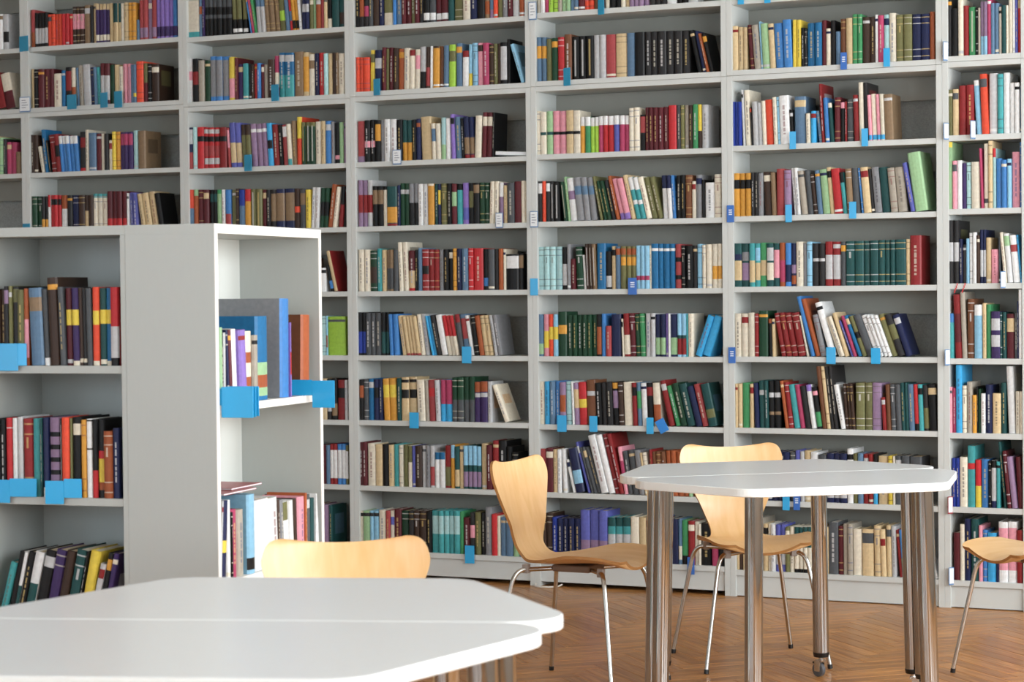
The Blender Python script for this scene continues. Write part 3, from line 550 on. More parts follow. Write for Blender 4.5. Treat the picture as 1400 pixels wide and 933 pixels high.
4.8|131,39,209,0,D 170,37,213,0,m 207,23,207,0,e 230,21,207,0,w 258,22,211,-2,w 310,16,162,-13,w 326,47,215,-11,n;hq50-80 386,14,251,-15,B 406,12,227,-16,s 418,18,227,-16,s 436,22,228,-16,s 458,39,284,-14,w 497,32,285,-14,w 528,24,290,-13,R;b 552,22,291,-13,R 575,19,228,-9,p;hP30-60 594,25,208,-8,s 620,34,212,-7,s 653,30,212,-7,a 684,10,202,-8,e 694,22,203,-8,i 716,12,217,-3,R 729,20,207,-4,u 749,24,208,-4,u 773,24,208,-4,u 796,24,212,-3,O;hk40-60 820,28,213,-3,O;hk40-60 848,29,210,-3,O;hk40-60 877,26,211,-3,O;hk40-60 903,18,201,-4,l 921,36,215,-3,u 957,29,223,-3,R 986,36,220,-3,n 1022,45,217,-3,s
4.9|129,17,213,0,U;b 146,19,214,0,U;b 165,33,217,0,U;b 197,29,198,0,N;t 227,29,195,0,n;t 255,28,196,0,n;t 284,29,197,0,n;t 313,31,196,0,n;t 343,50,238,0,B;hx60-80 393,49,240,0,B;hx60-80 442,45,238,0,B;hx60-80 488,39,208,0,t;hT0-20;hz38-65 527,40,209,0,t;hT0-20;hz38-65 567,40,211,0,t;hT0-20;hz38-65 606,43,216,0,i;hx65-100 649,33,214,0,e 682,30,215,0,i 712,30,209,0,d 742,30,217,0,b 771,37,211,0,m 808,37,212,0,n 845,18,213,0,S;hi60-90 863,33,207,0,g;hk80-100 896,31,205,0,R 927,18,202,0,i 945,13,193,0,i 958,51,197,0,k 1013,32,185,-1,P 1045,32,193,0,k
3.1|-860,30,267,0,k;t -830,26,259,0,K;hO20-80 -804,26,257,0,K;hP60-80 -778,22,255,0,s -756,33,253,0,U -723,28,251,0,n;t -695,53,248,0,i;hd0-75 -642,18,245,0,b -623,32,244,0,S -592,23,242,0,m;t -568,28,240,0,m;t -541,20,238,0,d -521,29,237,0,m;t -492,22,235,0,K -470,33,233,0,k;hw80-95 -437,32,231,0,s;hw80-95 -405,32,228,0,m;hw82-95 -372,39,226,0,m;hw82-95 -333,29,223,0,T -304,50,220,0,d;b -254,41,217,0,i -214,38,214,0,n -176,40,212,0,k -136,25,209,0,E;hO60-90 -110,21,208,0,x;hS30-80 -89,22,206,0,o -67,28,204,0,d -39,24,203,0,a -14,28,201,0,m;t 14,37,198,0,z 51,29,196,0,O
3.2|-856,22,174,0,o;b -835,20,172,0,o;b -815,36,171,0,o;b -779,28,205,1,y;hd10-30 -751,41,203,1,n;hz20-45 -709,23,214,1,m;t -686,13,206,1,d -673,26,212,1,m;t -647,29,207,1,U;t -619,33,202,1,O -585,33,203,1,i;t -553,31,192,1,i;hR0-15 -521,26,193,1,i;hp15-50 -495,33,205,1,z;hk60-100 -462,23,203,1,U;hD50-95 -438,13,205,1,w -425,36,204,1,A;hU0-5;hw92-96 -389,24,202,1,u;hw92-96 -366,29,204,1,S;hw92-96 -337,37,206,1,L;hd15-40 -295,32,211,0,S -263,34,172,1,w;hR0-18 -229,20,203,1,q;hy70-100 -204,26,207,0,q -178,30,206,0,p;hU5-20 -148,32,204,0,P -116,25,196,0,U;b -92,21,198,0,d -70,14,197,0,U -56,35,202,0,k;hz10-90 -21,17,216,0,k 54,21,196,-17,q
3.3|-854,43,206,0,D;hx85-100 -812,31,209,0,k;t;hp50-65 -781,29,211,0,k;t;hp50-65 -752,32,207,0,k;hA10-50 -720,21,206,0,a -699,32,209,0,w;t -667,35,208,0,w;t -632,33,205,0,k;t -599,28,200,0,T;hA55-100 -571,29,199,0,T;hA55-100 -542,22,201,0,k;t -520,23,204,0,n;hO10-20 -491,58,212,-2,e -431,25,178,-2,i;hS15-50 -406,24,176,-2,i -382,24,204,0,j;hl65-100 -358,26,200,0,w -325,22,218,-2,v -302,33,204,-2,S;t -269,17,196,-2,k;t -251,27,202,-2,n;hE50-90;hR92-100 -224,26,201,-2,n;hE50-90;hR92-100 -199,34,205,2,i -163,27,220,2,m;hi10-30 -136,32,218,2,m;hi10-30 -104,10,217,2,k
3.4|-851,25,233,0,x;hR32-70 -826,28,232,0,x;hR32-70 -799,28,232,0,z;hR32-70 -771,32,201,0,k;hE10-45 -739,31,200,0,k;hE10-45 -708,21,196,0,i;hk0-8 -687,58,196,0,T;hA52-92;hR94-100 -628,15,201,0,n -614,26,210,0,G;hz15-25 -588,26,209,0,G;hz15-25 -562,25,206,0,a;hk46-100 -537,25,207,0,a;hk46-100 -512,28,203,0,w;t -484,28,203,0,w;t -457,33,203,0,A;hi0-5 -423,20,201,0,T;t -403,14,200,0,n;hy15-50 -389,35,203,0,d;b -353,27,202,0,k;t -327,26,198,0,m;hl20-55 -301,33,197,0,t;hk0-15 -268,31,202,0,v;hB60-90 -237,30,201,0,k;hd20-60 -207,33,200,0,k;hE5-25 -174,26,200,0,G;b -149,25,199,0,G;b -124,22,204,2,i;t -102,24,204,2,i;t -70,24,197,0,x;hw0-35 -46,21,183,0,e -25,40,195,0,s;t 15,35,200,0,m 50,19,202,0,i 69,10,202,0,i
3.5|-852,31,209,0,i;t -820,34,208,0,i;t -787,39,204,0,G;b;hU40-80 -747,24,213,0,t -723,27,206,0,e -695,21,206,0,E;hs45-95 -675,22,206,0,E;hs45-95 -652,24,205,0,s -623,23,242,-2,i;t -599,28,242,-2,i;t -572,36,200,0,m;t;he50-93;hr93-100 -536,18,203,0,k;t -517,25,212,0,S -493,36,205,0,R;hk40-60;b -457,27,203,0,R;b -430,31,202,0,R;b -399,24,202,0,a -375,27,203,0,k;t -349,25,203,0,k -323,23,206,0,A;b -301,27,205,0,n;t -273,34,205,0,S;t -239,26,206,0,r;b -213,52,205,0,r;t -161,30,200,0,k;hb70-90 -131,34,199,0,s -97,23,199,0,K -75,27,201,0,O -48,12,198,0,i -36,68,173,0,k;hw5-40 32,24,175,0,k;hE5-40
3.6|-863,25,216,0,k;hN45-95 -838,21,216,0,k;hN45-95 -817,30,212,0,s;t -787,28,212,0,s;t -759,32,212,0,s;t -727,24,215,0,k;hT45-95 -703,19,215,0,k;hT45-95 -677,17,205,-2,b -659,30,205,-2,b -610,25,198,-8,e -584,19,195,-8,e;hD95-100 -565,19,195,-8,e;hD95-100 -546,20,195,-8,e;hD95-100 -527,22,195,-8,e;hD95-100 -505,24,204,-7,i;t -481,25,204,-7,z;t -442,13,198,-11,c -429,15,199,-11,c -414,25,201,-11,K;t -389,31,201,-10,w -357,23,199,-10,i;hr0-52 -334,22,198,-10,i;hr0-52 -313,22,198,-10,i;hr0-52 -291,27,203,-8,s;hR0-20 -264,34,203,-8,S;hD10-60 -230,21,198,-9,w -209,28,200,-7,k -180,26,196,-8,O -154,26,196,-8,e;b -129,24,197,-8,e;b -98,17,199,-9,z -82,25,199,-9,a
3.7|-856,24,204,0,k;hO15-45 -832,28,204,0,s -804,29,208,0,C -775,28,205,0,n;hk20-45 -747,23,205,0,n -717,33,209,-2,A;hy15-45 -684,38,209,-2,A;hy15-45 -646,28,212,0,T;t -618,41,216,0,e;hk5-12;hk28-48 -577,42,218,0,e;hk5-12;hk28-48 -527,42,204,-2,i;t -484,19,201,-2,f -465,38,204,-2,D;hr20-40 -426,25,203,-2,z;t -402,31,205,0,c;hP0-58 -371,36,205,0,c;hP0-58 -335,29,218,0,G;hs50-100;b -306,34,218,0,G;hs50-100;b -272,31,219,0,G;hs50-100 -241,29,220,0,G;hs50-100 -213,34,197,0,V;hO0-25;hz28-38 -179,39,200,0,V;hO0-25;hz28-38 -140,24,200,0,z -47,27,191,-21,i
3.8|-867,27,217,0,m;t -841,25,219,0,m;t -815,44,211,0,i;t -771,40,208,0,e -731,35,209,0,k -696,31,206,0,e -665,31,210,0,t -634,21,207,0,i -613,27,208,0,d -586,24,204,0,i;hd0-40 -562,19,205,0,B -544,37,205,0,U -507,22,206,0,z -485,23,207,0,a -462,24,207,0,z;hD50-95 -437,28,175,0,w;hC0-20 -409,28,176,0,w;hC0-20 -381,35,209,0,R;hd50-95 -346,22,213,0,A;hq0-30 -324,26,206,0,T;he55-95 -298,22,210,0,e -276,24,211,0,T;hq0-45;hx60-95 -252,26,212,0,T;hq0-45;hx60-95 -226,22,212,0,T;hq0-45;hx60-95 -204,22,209,0,T;hq0-45;hx60-95 -181,32,224,0,e -150,29,217,0,m;t -120,32,239,0,R -89,43,240,0,k -45,31,212,0,k -14,31,185,0,k
3.9|-873,31,193,0,i;hK5-14 -842,38,195,0,l;hK5-14 -804,21,196,0,q;hK5-14 -784,29,196,0,q;hK5-14 -754,40,201,0,i;t -714,27,199,0,D -688,21,200,0,i;hB15-35 -667,39,208,0,m -628,44,202,0,G;b -584,29,203,0,K;b -556,33,204,0,U;b -523,37,205,0,U;b -486,29,203,0,k;t -458,41,208,0,t;hj12-55 -417,28,209,0,t;hj12-55 -388,27,210,0,t;hj12-55 -362,30,211,0,t;hj12-55 -332,32,212,0,t;hj12-55 -300,20,209,0,g -280,36,181,0,m;t -243,26,207,0,K;hp30-60 -217,30,208,0,d;t -187,26,206,0,k;t -161,35,235,0,a -126,29,202,0,r -98,17,194,0,i -80,32,188,0,S -49,39,189,0,S -9,31,191,0,l 22,39,192,0,S
2.1|-1859,74,191,0,i;ht85-100 -1785,18,197,0,S;hO20-40 -1767,17,196,0,V;t -1750,27,201,0,k;hs5-25;hs45-55 -1723,26,199,0,k;hs5-25;hs45-55 -1697,26,197,0,k;hs5-25;hs45-55 -1671,29,195,0,k;hs5-25;hs45-55 -1642,29,193,0,k;hs5-25;hs45-55 -1613,33,191,0,k;hs5-25;hs45-55 -1573,25,190,-2,k;hd0-60;hw85-95 -1547,29,188,-2,k;hd0-60;hw85-95 -1518,29,186,-2,k;hd0-60;hw85-95 -1467,7,189,-9,b -1460,14,184,-9,P -1446,18,183,-9,g -1428,29,177,-4,z;hS0-25 -1399,25,175,-4,z;hS0-25 -1374,25,177,-4,E;b -1349,28,175,-4,E;b -1321,30,173,-4,E;b -1289,34,171,-5,d;hL40-70 -1255,19,166,-5,S -1235,15,165,-5,r;hS40-70 -1220,20,167,-5,A;hk70-95 -1200,21,165,-5,A;hk70-95 -1179,14,164,-5,w -1165,21,162,0,n;hz20-45 -1144,21,160,0,n;hz20-45 -1122,25,159,0,d -1098,16,158,0,l -1082,28,156,0,O -1054,19,155,0,D -1035,19,153,0,e -1016,26,152,0,k;hi70-100 -990,42,150,0,T -948,33,147,0,T;hU50-90
2.2|-1853,26,229,0,w;hp30-50 -1827,38,224,0,k;hR30-60 -1789,35,214,0,f -1753,31,211,0,G -1723,39,231,0,b;ha8-90 -1684,39,228,0,b;ha8-90 -1645,42,226,0,b;ha8-90 -1603,34,221,0,y;hp50-95 -1569,20,216,0,m -1549,30,181,0,V -1518,31,183,0,t -1487,17,181,0,k -1470,17,177,0,U -1453,20,179,0,r -1433,20,181,0,b -1413,17,174,0,m -1396,24,173,0,f -1372,39,196,0,U;t -1333,27,212,0,P;hi40-75 -1305,37,226,0,C;hz5-20;ht50-100;t -1268,53,223,0,C;hz5-20;ht50-100;t -1215,52,226,0,E;t -1164,33,221,0,e;hA10-90 -1131,32,210,0,i;hE15-35 -1099,29,212,0,n;t -1070,31,213,0,r;t -1039,22,208,0,j -1017,26,207,0,e -991,21,209,0,U -970,16,208,0,E -954,36,203,0,i;t
2.3|-1859,30,216,0,n;hz5-40;hD60-100 -1829,26,217,0,j -1803,41,216,0,r;hk22-35 -1763,29,213,0,r;hz5-15;hk22-35;hD45-70;hz75-90 -1733,33,211,0,r;hz5-15;hk22-35;hD45-70;hz75-90 -1700,33,210,0,r;hz5-15;hk22-35;hD45-70;hz75-90 -1667,44,209,0,R;hk22-35 -1612,14,203,-3,D;hp5-50 -1597,33,230,-3,B;he45-90 -1565,33,228,-3,B;he45-90 -1532,29,218,-2,d;hU0-25 -1503,30,217,-2,d;hU0-25 -1470,35,218,-3,x;hw12-20 -1434,32,217,-3,x;hw12-20 -1402,30,219,-3,x;hw12-20 -1372,29,219,-3,c;hk40-60 -1343,34,210,-3,R -1309,25,207,-3,k;t -1283,30,207,-3,D;hw5-30 -1254,23,209,-3,i;ht85-100 -1231,27,224,-2,E -1204,28,243,0,o;hy0-45 -1176,21,215,0,d;hG10-100;c -1154,30,214,0,d;hG10-100;c -1125,33,212,0,d;hG10-100;c -1092,32,214,0,i;t -1060,24,216,0,e -1036,33,215,0,b -1002,16,211,0,a -986,31,204,0,k;hp80-90 -956,23,205,0,l -933,19,202,0,x
2.4|-1860,31,214,0,o;hS45-100 -1829,28,214,0,O;hl0-15 -1801,33,213,0,m -1768,33,212,0,m -1734,26,211,0,k;hT10-30 -1709,24,210,0,k;hT10-30 -1684,29,209,0,g;hl10-90 -1655,20,209,0,w -1635,34,208,0,b;hD60-100 -1601,31,207,0,d -1570,18,212,0,U;b -1551,36,205,0,S;hN0-40 -1515,36,207,0,A;hr0-30 -1479,29,206,0,d;c -1450,36,206,0,d;c -1414,23,202,0,m -1391,27,201,0,K;t -1364,32,200,0,K;hE10-80 -1332,50,202,0,n;hE10-80 -1282,57,203,0,n;hE10-80 -1225,33,202,0,U;ho45-60 -1191,37,198,0,s;hE10-40 -1154,28,194,0,y -1126,23,205,3,w;t -1103,22,204,3,w;t -1080,25,201,3,G;hk35-70 -1056,28,200,3,G;hk35-70 -1028,28,217,7,O -1000,21,204,8,i -968,24,206,5,R;hk0-45 -944,28,205,5,k
2.5|-1087,47,120,0,w -1014,22,134,-12,k;hb60-90 -991,20,208,-13,e;vR
2.6|-1092,47,199,0,j -1045,8,199,0,q;hO50-80 -1037,101,196,0,L
2.7|-1096,51,207,0,e -1046,27,207,0,K;hz60-80 -1018,31,207,0,k;hE60-90 -987,46,201,0,R;hk20-45 -941,17,201,0,z
2.8|-1101,47,195,0,m -1054,22,196,0,S -1032,19,203,0,R;hw15-85 -1014,23,203,0,R;hw15-85 -990,26,204,0,b;hw15-85 -965,23,204,0,b;hw15-85 -942,15,198,0,d;hw15-85
1.1|-2859,27,202,0,D;hO60-100 -2832,23,183,0,k;hz45-90 -2809,22,182,0,k;hz45-90 -2787,23,180,0,k;hz45-90 -2763,20,182,0,k;hz45-90 -2743,25,170,0,o -2718,22,169,0,o -2696,22,168,0,o -2674,22,168,0,o -2651,23,167,0,r -2628,22,167,0,r -2606,20,165,0,r -2586,24,202,0,U;b;hp20-60 -2562,23,201,0,U;b;hp20-60 -2539,34,199,0,U;b;hp20-60 -2505,38,203,0,E -2467,19,195,0,K -2448,18,211,0,e -2431,21,205,0,V;he0-15;hi80-95 -2409,22,204,0,V;he0-15;hi80-95 -2388,22,203,0,V;he0-15;hi80-95 -2366,23,202,0,V;he0-15;hi80-95 -2342,18,204,0,e -2324,19,203,0,e;hT0-50 -2305,17,201,0,e;hT0-50 -2288,17,200,0,e;hT0-50 -2271,20,199,0,i -2251,29,201,0,e -2221,22,199,0,A;b -2199,23,198,0,A;b -2176,21,107,0,S -2154,26,207,0,D;hx70-95 -2128,26,207,0,D;hx70-95 -2102,28,205,0,x -2074,26,203,0,D;hx70-95 -2048,26,204,0,v;hV70-95 -2021,26,203,0,v;hV70-95 -1995,26,202,0,v;hV70-95 -1969,24,201,0,v;hV70-95 -1945,28,200,0,b;hV70-95
1.2|-2858,17,211,0,e -2841,29,208,0,k -2812,39,208,0,m -2773,39,207,0,m -2735,25,206,0,m -2710,50,178,0,i -2660,24,193,0,C -2636,38,209,0,k;hR10-60 -2597,26,204,0,i;hO50-80 -2563,15,203,-2,S -2549,32,215,-2,f -2517,46,217,-2,z -2470,21,201,-2,n;b -2449,21,200,-2,S -2428,21,199,-2,t -2407,27,218,0,m;hz30-90 -2380,32,216,0,m;hz30-90 -2348,27,208,0,G -2321,32,206,0,e -2289,27,195,0,i -2263,23,207,0,p;c -2239,25,207,0,p;c -2215,18,201,0,S -2196,19,200,0,S;hy75-85 -2177,44,215,0,o;b -2133,26,203,0,d;hm50-100 -2107,25,199,0,k -2082,45,195,0,U
1.3|-2872,23,206,0,U -2849,23,205,0,U -2801,22,142,-10,i -2779,26,231,-6,C -2745,11,174,-8,k;c -2735,34,201,-5,R;b -2700,31,203,-5,R;hk30-60 -2669,21,192,-5,b;hw0-22 -2649,24,191,-5,b;hw0-22 -2625,24,191,-5,b;hw0-22 -2601,24,190,-5,b;hw0-22 -2577,27,189,-5,b;hw0-22 -2550,41,210,0,K;hR15-40;hr92-100 -2509,22,219,0,i -2487,47,201,0,S -2440,32,196,0,m -2408,20,195,0,i -2387,25,194,0,K -2362,23,158,0,i;hD10-30 -2339,23,202,0,y;b -2315,25,201,0,A;b -2290,28,198,0,V;hP5-35 -2262,27,197,0,V;hP5-35 -2235,28,196,0,V;hP5-35 -2207,30,203,0,j -2177,48,200,0,E
1.4|-2867,34,208,0,G;b -2833,34,207,0,G;b -2799,18,206,0,K;hA60-100 -2781,19,206,0,K;hA60-100 -2762,16,212,0,w;hr0-30 -2746,22,212,0,r;hk10-25 -2724,24,211,0,r;hk10-25 -2700,22,210,0,r;hk10-25 -2677,40,209,0,w;hO0-35 -2637,33,208,0,K -2603,45,207,0,n -2558,40,206,0,U;b -2518,25,202,0,e;hU0-40 -2493,29,204,0,U -2464,27,211,0,i;ht0-10;b -2437,30,210,0,i;ht0-10;b -2407,32,209,0,i;ht0-10;b -2375,32,222,0,m;hr65-85 -2343,31,221,0,m;hr65-85 -2312,31,220,0,m;hr65-85 -2281,32,219,0,m;hr65-85 -2249,13,208,0,w -2228,20,211,-2,B;t -2207,33,208,-2,B;t -2151,25,203,-9,e -2127,41,205,-9,e -2085,38,211,-8,e -2046,32,203,-9,k
0.1|-3100,53,192,0,w;hE5-15 -3047,37,190,0,z;hk50-80
0.2|-3106,75,196,-12,R -3031,61,196,-12,i;hm50-100
0.3|-3113,22,209,0,e -3090,35,200,0,l -3055,20,192,0,K -3035,30,173,0,P -3005,35,172,0,P -2970,33,118,0,E
L.1|-696,12,216,0,K -684,9,213,0,U -675,12,214,0,U -664,15,223,0,K;hx5-22 -649,11,224,0,d -638,18,222,0,K;hd3-20 -620,22,213,0,d -599,15,216,0,O;hp40-90 -577,41,217,-2,S;hE12-30 -536,18,214,-2,s;hw90-100 -518,33,246,-2,U -484,16,219,-2,s -468,21,216,-1,m;hy28-48;hz92-97 -446,21,216,-1,V;hy28-48;hi94-100 -426,14,216,-1,U -412,12,215,-1,K -400,16,215,-1,s -384,20,218,0,o;hy30-48;hi94-100 -363,21,215,0,T;hy28-46;hi92-98 -343,16,215,0,C;hy28-46;hi94-100 -327,27,217,0,r;hz50-90;hk90-100
L.2|-700,18,218,0,K -682,18,216,0,k -663,23,220,0,r;hw12-13 -640,15,220,0,w -625,16,224,0,z -609,31,219,0,R -578,26,219,0,t -551,6,219,0,T -545,16,222,0,n;hw88-100 -529,36,222,0,x;hk18-24;hk34-40;hk50-56;hk66-72;hk82-88 -493,7,220,0,K;c -486,25,223,0,o -460,7,221,0,d -453,29,224,0,k -424,14,217,0,A -410,18,219,0,w;hk1-3;hk37-39 -392,17,218,0,k;hr65-100 -375,21,218,0,k;hr40-50;hy50-80;hO80-90 -354,28,186,0,O -326,22,195,0,n
L.3|-752,28,232,12,k -724,20,197,14,b -705,23,185,15,t -676,20,215,13,k -656,12,215,13,w;hT45-100 -643,21,216,13,k -623,27,216,13,w;hT42-100 -595,37,219,13,k -558,37,220,12,V -521,30,220,12,U -490,36,223,12,T -454,7,223,12,k -446,32,223,12,y;hk55-65;hL65-100 -414,18,189,14,z -390,18,218,12,k -372,17,219,12,V
R.1|39,20,213,0,l 59,23,199,0,K 82,19,198,0,z 112,12,205,-3,n 124,19,205,-3,m 143,34,206,-3,w 177,39,203,-3,v 217,50,199,0,i;hO30-45;hO65-80 267,30,187,0,f 297,79,240,0,C;hl55-70;hO70-85;hl85-95 454,57,289,1,b;va 515,6,219,0,v;hr40-70 606,59,239,2,O;vu
R.2|29,7,223,5,z 36,34,221,5,n;hy50-65 88,21,220,0,w 109,9,185,0,k 118,35,191,0,P 153,42,187,0,f 211,45,224,0,q;hk80-95 265,42,202,-2,w 308,59,202,-3,w 368,53,200,-3,w 421,21,190,-3,U 442,28,188,-3,a 471,38,178,-3,w;hd0-30 509,31,180,-3,w 541,24,182,-3,U 565,44,185,0,p 609,12,193,0,O 621,37,186,0,s 657,29,173,0,T 695,37,182,2,w 732,16,180,2,e'''
PAL = dict(k=(14, 14, 15, 'black'), K=(40, 39, 40, 'charcoal'), n=(28, 36, 74, 'navy blue'), N=(34, 58, 150, 'royal blue'), b=(62, 128, 196, 'blue'), B=(92, 98, 178, 'violet blue'),
    c=(52, 164, 220, 'sky blue'), C=(24, 104, 154, 'deep teal blue'), q=(140, 196, 226, 'pale blue'), t=(62, 158, 162, 'teal'), T=(28, 76, 76, 'dark teal'), g=(62, 146, 92, 'green'), G=(24, 64, 42, 'dark green'),
    l=(150, 190, 142, 'pale green'), L=(160, 206, 60, 'lime green'), y=(226, 200, 60, 'yellow'), A=(216, 154, 48, 'amber'), o=(226, 74, 42, 'vermilion'), O=(160, 82, 42, 'rust brown'), r=(190, 38, 44, 'red'),
    R=(138, 34, 36, 'dark red'), m=(92, 30, 38, 'maroon'), p=(228, 152, 168, 'pink'), P=(176, 62, 100, 'magenta'), x=(146, 120, 152, 'mauve'), v=(138, 112, 190, 'violet'), V=(60, 42, 92, 'deep purple'),
    w=(228, 230, 230, 'white'), i=(224, 216, 196, 'ivory'), e=(208, 184, 140, 'beige'), E=(136, 112, 84, 'tan'), d=(112, 112, 70, 'olive'), f=(170, 162, 148, 'grey beige'), z=(190, 192, 194, 'pale grey'),
    a=(136, 138, 142, 'grey'), s=(78, 82, 86, 'slate grey'), u=(112, 70, 44, 'brown'), U=(62, 44, 34, 'dark brown'), D=(164, 66, 68, 'dusty red'), S=(92, 124, 154, 'steel blue'), j=(168, 210, 212, 'pale aqua'), W=(230, 230, 230, 'white'))
def soft(c):
    g = .3 * c[0] + .6 * c[1] + .1 * c[2]
    return tuple((g + (x - g) * .94) * .95 for x in c)
PC = {k: soft(lin(v[:3])) for k, v in PAL.items()}
def lum(c): return .3 * c[0] + .6 * c[1] + .1 * c[2]
def book_mesh(w_, h, dp, spec, rnd):
    base = list(PC[spec[0]]); k = 1 + rnd.uniform(-.14, .14); base = [min(1, x * k) for x in base]
    parts = spec.split(';')[1:]
    ink = rnd.choice([(.62, .58, .48), (.7, .7, .7), (.6, .45, .18)]) if lum(base) < .22 else rnd.choice([(.03, .03, .04), (.2, .05, .05), (.05, .09, .2), (.12, .1, .08)])
    ink = tuple(.6 * x + .4 * y for x, y in zip(ink, base)); side = [x * .96 for x in base]
    cuts = {0., 1.}; full, mid = [], []
    plainp = not parts
    if not parts:
        q = rnd.random()
        if q < .30: parts = ['t']
        elif q < .42: parts = ['b']
        elif q < .62: parts = ['h' + rnd.choice('izeA' if lum(base) < .2 else 'knRs') + '%d-%d' % (8, rnd.choice((14, 22)))]
        elif q < .70: parts = ['h' + rnd.choice('wiz') + '91-96']
    for p in parts:
        if p[0] == 'h':
            a, c = p[2:].split('-'); a, c = int(a) / 100, int(c) / 100
            full.append((1 - c, 1 - a, PC[p[1]])); cuts |= {1 - c, 1 - a}
        elif p[0] == 'v': side = list(PC[p[1]])
        elif p == 't':
            z = .80
            while z > .22:
                l_ = rnd.uniform(.03, .12); mid.append((max(.2, z - l_), z, ink)); cuts |= {max(.2, z - l_), z}; z -= l_ + rnd.uniform(.012, .035)
        elif p == 'b':
            for z in (.93, .80, .24, .09): full.append((z - .009, z + .009, ink)); cuts |= {z - .009, z + .009}
            mid.append((.62, .76, ink)) if rnd.random() < .5 else None; cuts |= {.62, .76}
        elif p == 'c':
            mid.append((.08, .92, ink)); cuts |= {.08, .92}
    cuts = sorted(c for c in cuts if 0 <= c <= 1); zs = [cuts[0]]
    for c in cuts[1:]:
        if c - zs[-1] > .002: zs.append(c)
    zs[-1] = 1.
    xs = [0, .12, .39, .61, .88, 1]; bd = min(.0085, w_ * .32); ys = [bd, bd * .3, bd * .05, bd * .05, bd * .3, bd]
    V_, F_, K_ = [], [], []
    for z in zs:
        for x, y in zip(xs, ys): V_.append((x * w_, y, z * h))
    for r_ in range(len(zs) - 1):
        zm = (zs[r_] + zs[r_ + 1]) / 2
        for c in range(5):
            col = base
            for a, e, cc in full:
                if a <= zm <= e: col = cc
            if c == 2:
                for a, e, cc in mid:
                    if a <= zm <= e: col = cc
            F_.append((r_ * 6 + c, r_ * 6 + c + 1, (r_ + 1) * 6 + c + 1, (r_ + 1) * 6 + c)); K_.append(col)
    # boards
    tb_ = min(.0028, w_ * .14); top = (len(zs) - 1) * 6
    def quad(p, col):
        o = len(V_); V_.extend(p); F_.append((o, o + 1, o + 2, o + 3)); K_.append(col)
    y0 = ys[0]
    for x0, x1, flip in ((0, tb_, 0), (w_, w_ - tb_, 1)):
        o_ = [(x0, dp, 0), (x0, y0, 0), (x0, y0, h), (x0, dp, h)]; i_ = [(x1, y0, 0), (x1, dp, 0), (x1, dp, h), (x1, y0, h)]
        tp = [(x0, y0, h), (x1, y0, h), (x1, dp, h), (x0, dp, h)]; bt = [(x0, dp, 0), (x1, dp, 0), (x1, dp, h), (x0, dp, h)]
        lo = [(x0, y0, 0), (x0, dp, 0), (x1, dp, 0), (x1, y0, 0)]
        for q in (o_, i_, tp, bt, lo): quad(list(reversed(q)) if flip else q, side)
    # head and tail of the spine
    yi = y0 + .0022
    for zz, rev in ((h, 0), (0, 1)):
        for c in range(5):
            p = [(xs[c] * w_, ys[c], zz), (xs[c + 1] * w_, ys[c + 1], zz), (xs[c + 1] * w_, yi, zz), (xs[c] * w_, yi, zz)]
            quad(list(reversed(p)) if rev else p, side)
    quad([(tb_, yi, 0), (tb_, yi, h), (w_ - tb_, yi, h), (w_ - tb_, yi, 0)], side)
    # a plain panel printed on the right cover of some books
    if rnd.random() < .5 and w_ > .012:
        o = len(V_); g = .0003; zz0, zz1 = h * rnd.uniform(.25, .5), h * rnd.uniform(.7, .9); y1, y2 = dp * .2, dp * .8
        c2 = PC[rnd.choice('izeksRSAd')]
        quad([(w_ + g, y1, zz0), (w_ + g, y2, zz0), (w_ + g, y2, zz1), (w_ + g, y1, zz1)], [base[q] * .45 + c2[q] * .55 for q in range(3)])
    e = .0035
    P = [(tb_, yi, e), (w_ - tb_, yi, e), (w_ - tb_, dp - e, e), (tb_, dp - e, e), (tb_, yi, h - e), (w_ - tb_, yi, h - e), (w_ - tb_, dp - e, h - e), (tb_, dp - e, h - e)]
    PF = [(0, 3, 2, 1), (4, 5, 6, 7), (0, 1, 5, 4), (1, 2, 6, 5), (2, 3, 7, 6), (3, 0, 4, 7)]
    pg = lin(rnd.choice([(222, 216, 200), (206, 194, 166), (232, 230, 224)]))
    return V_, F_, K_, P, PF, [pg] * 6
def col_mesh(name, V_, F_, K_, m):
    me = bpy.data.meshes.new(name); me.from_pydata(V_, [], F_); me.materials.append(m)
    at = me.color_attributes.new('Col', 'FLOAT_COLOR', 'CORNER'); buf = []
    for f, k in zip(F_, K_): buf += [k[0], k[1], k[2], 1.] * len(f)
    at.data.foreach_set('color', buf); me.update(); return me
bpy.context.view_layer.update()
dg = bpy.context.evaluated_depsgraph_get()
cl = Vector((0, 0, CAM_H)); allb = []
NEARZ = {'L': {1: 1.228, 2: .860, 3: .492}, 'R': {1: 1.119, 2: .634}}
NROW = {('L', 1): 'top shelf of left bookcase', ('L', 2): 'middle shelf of left bookcase', ('L', 3): 'lower shelf of left bookcase', ('R', 1): 'upper shelf of right-opening bookcase', ('R', 2): 'lower shelf of right-opening bookcase'}
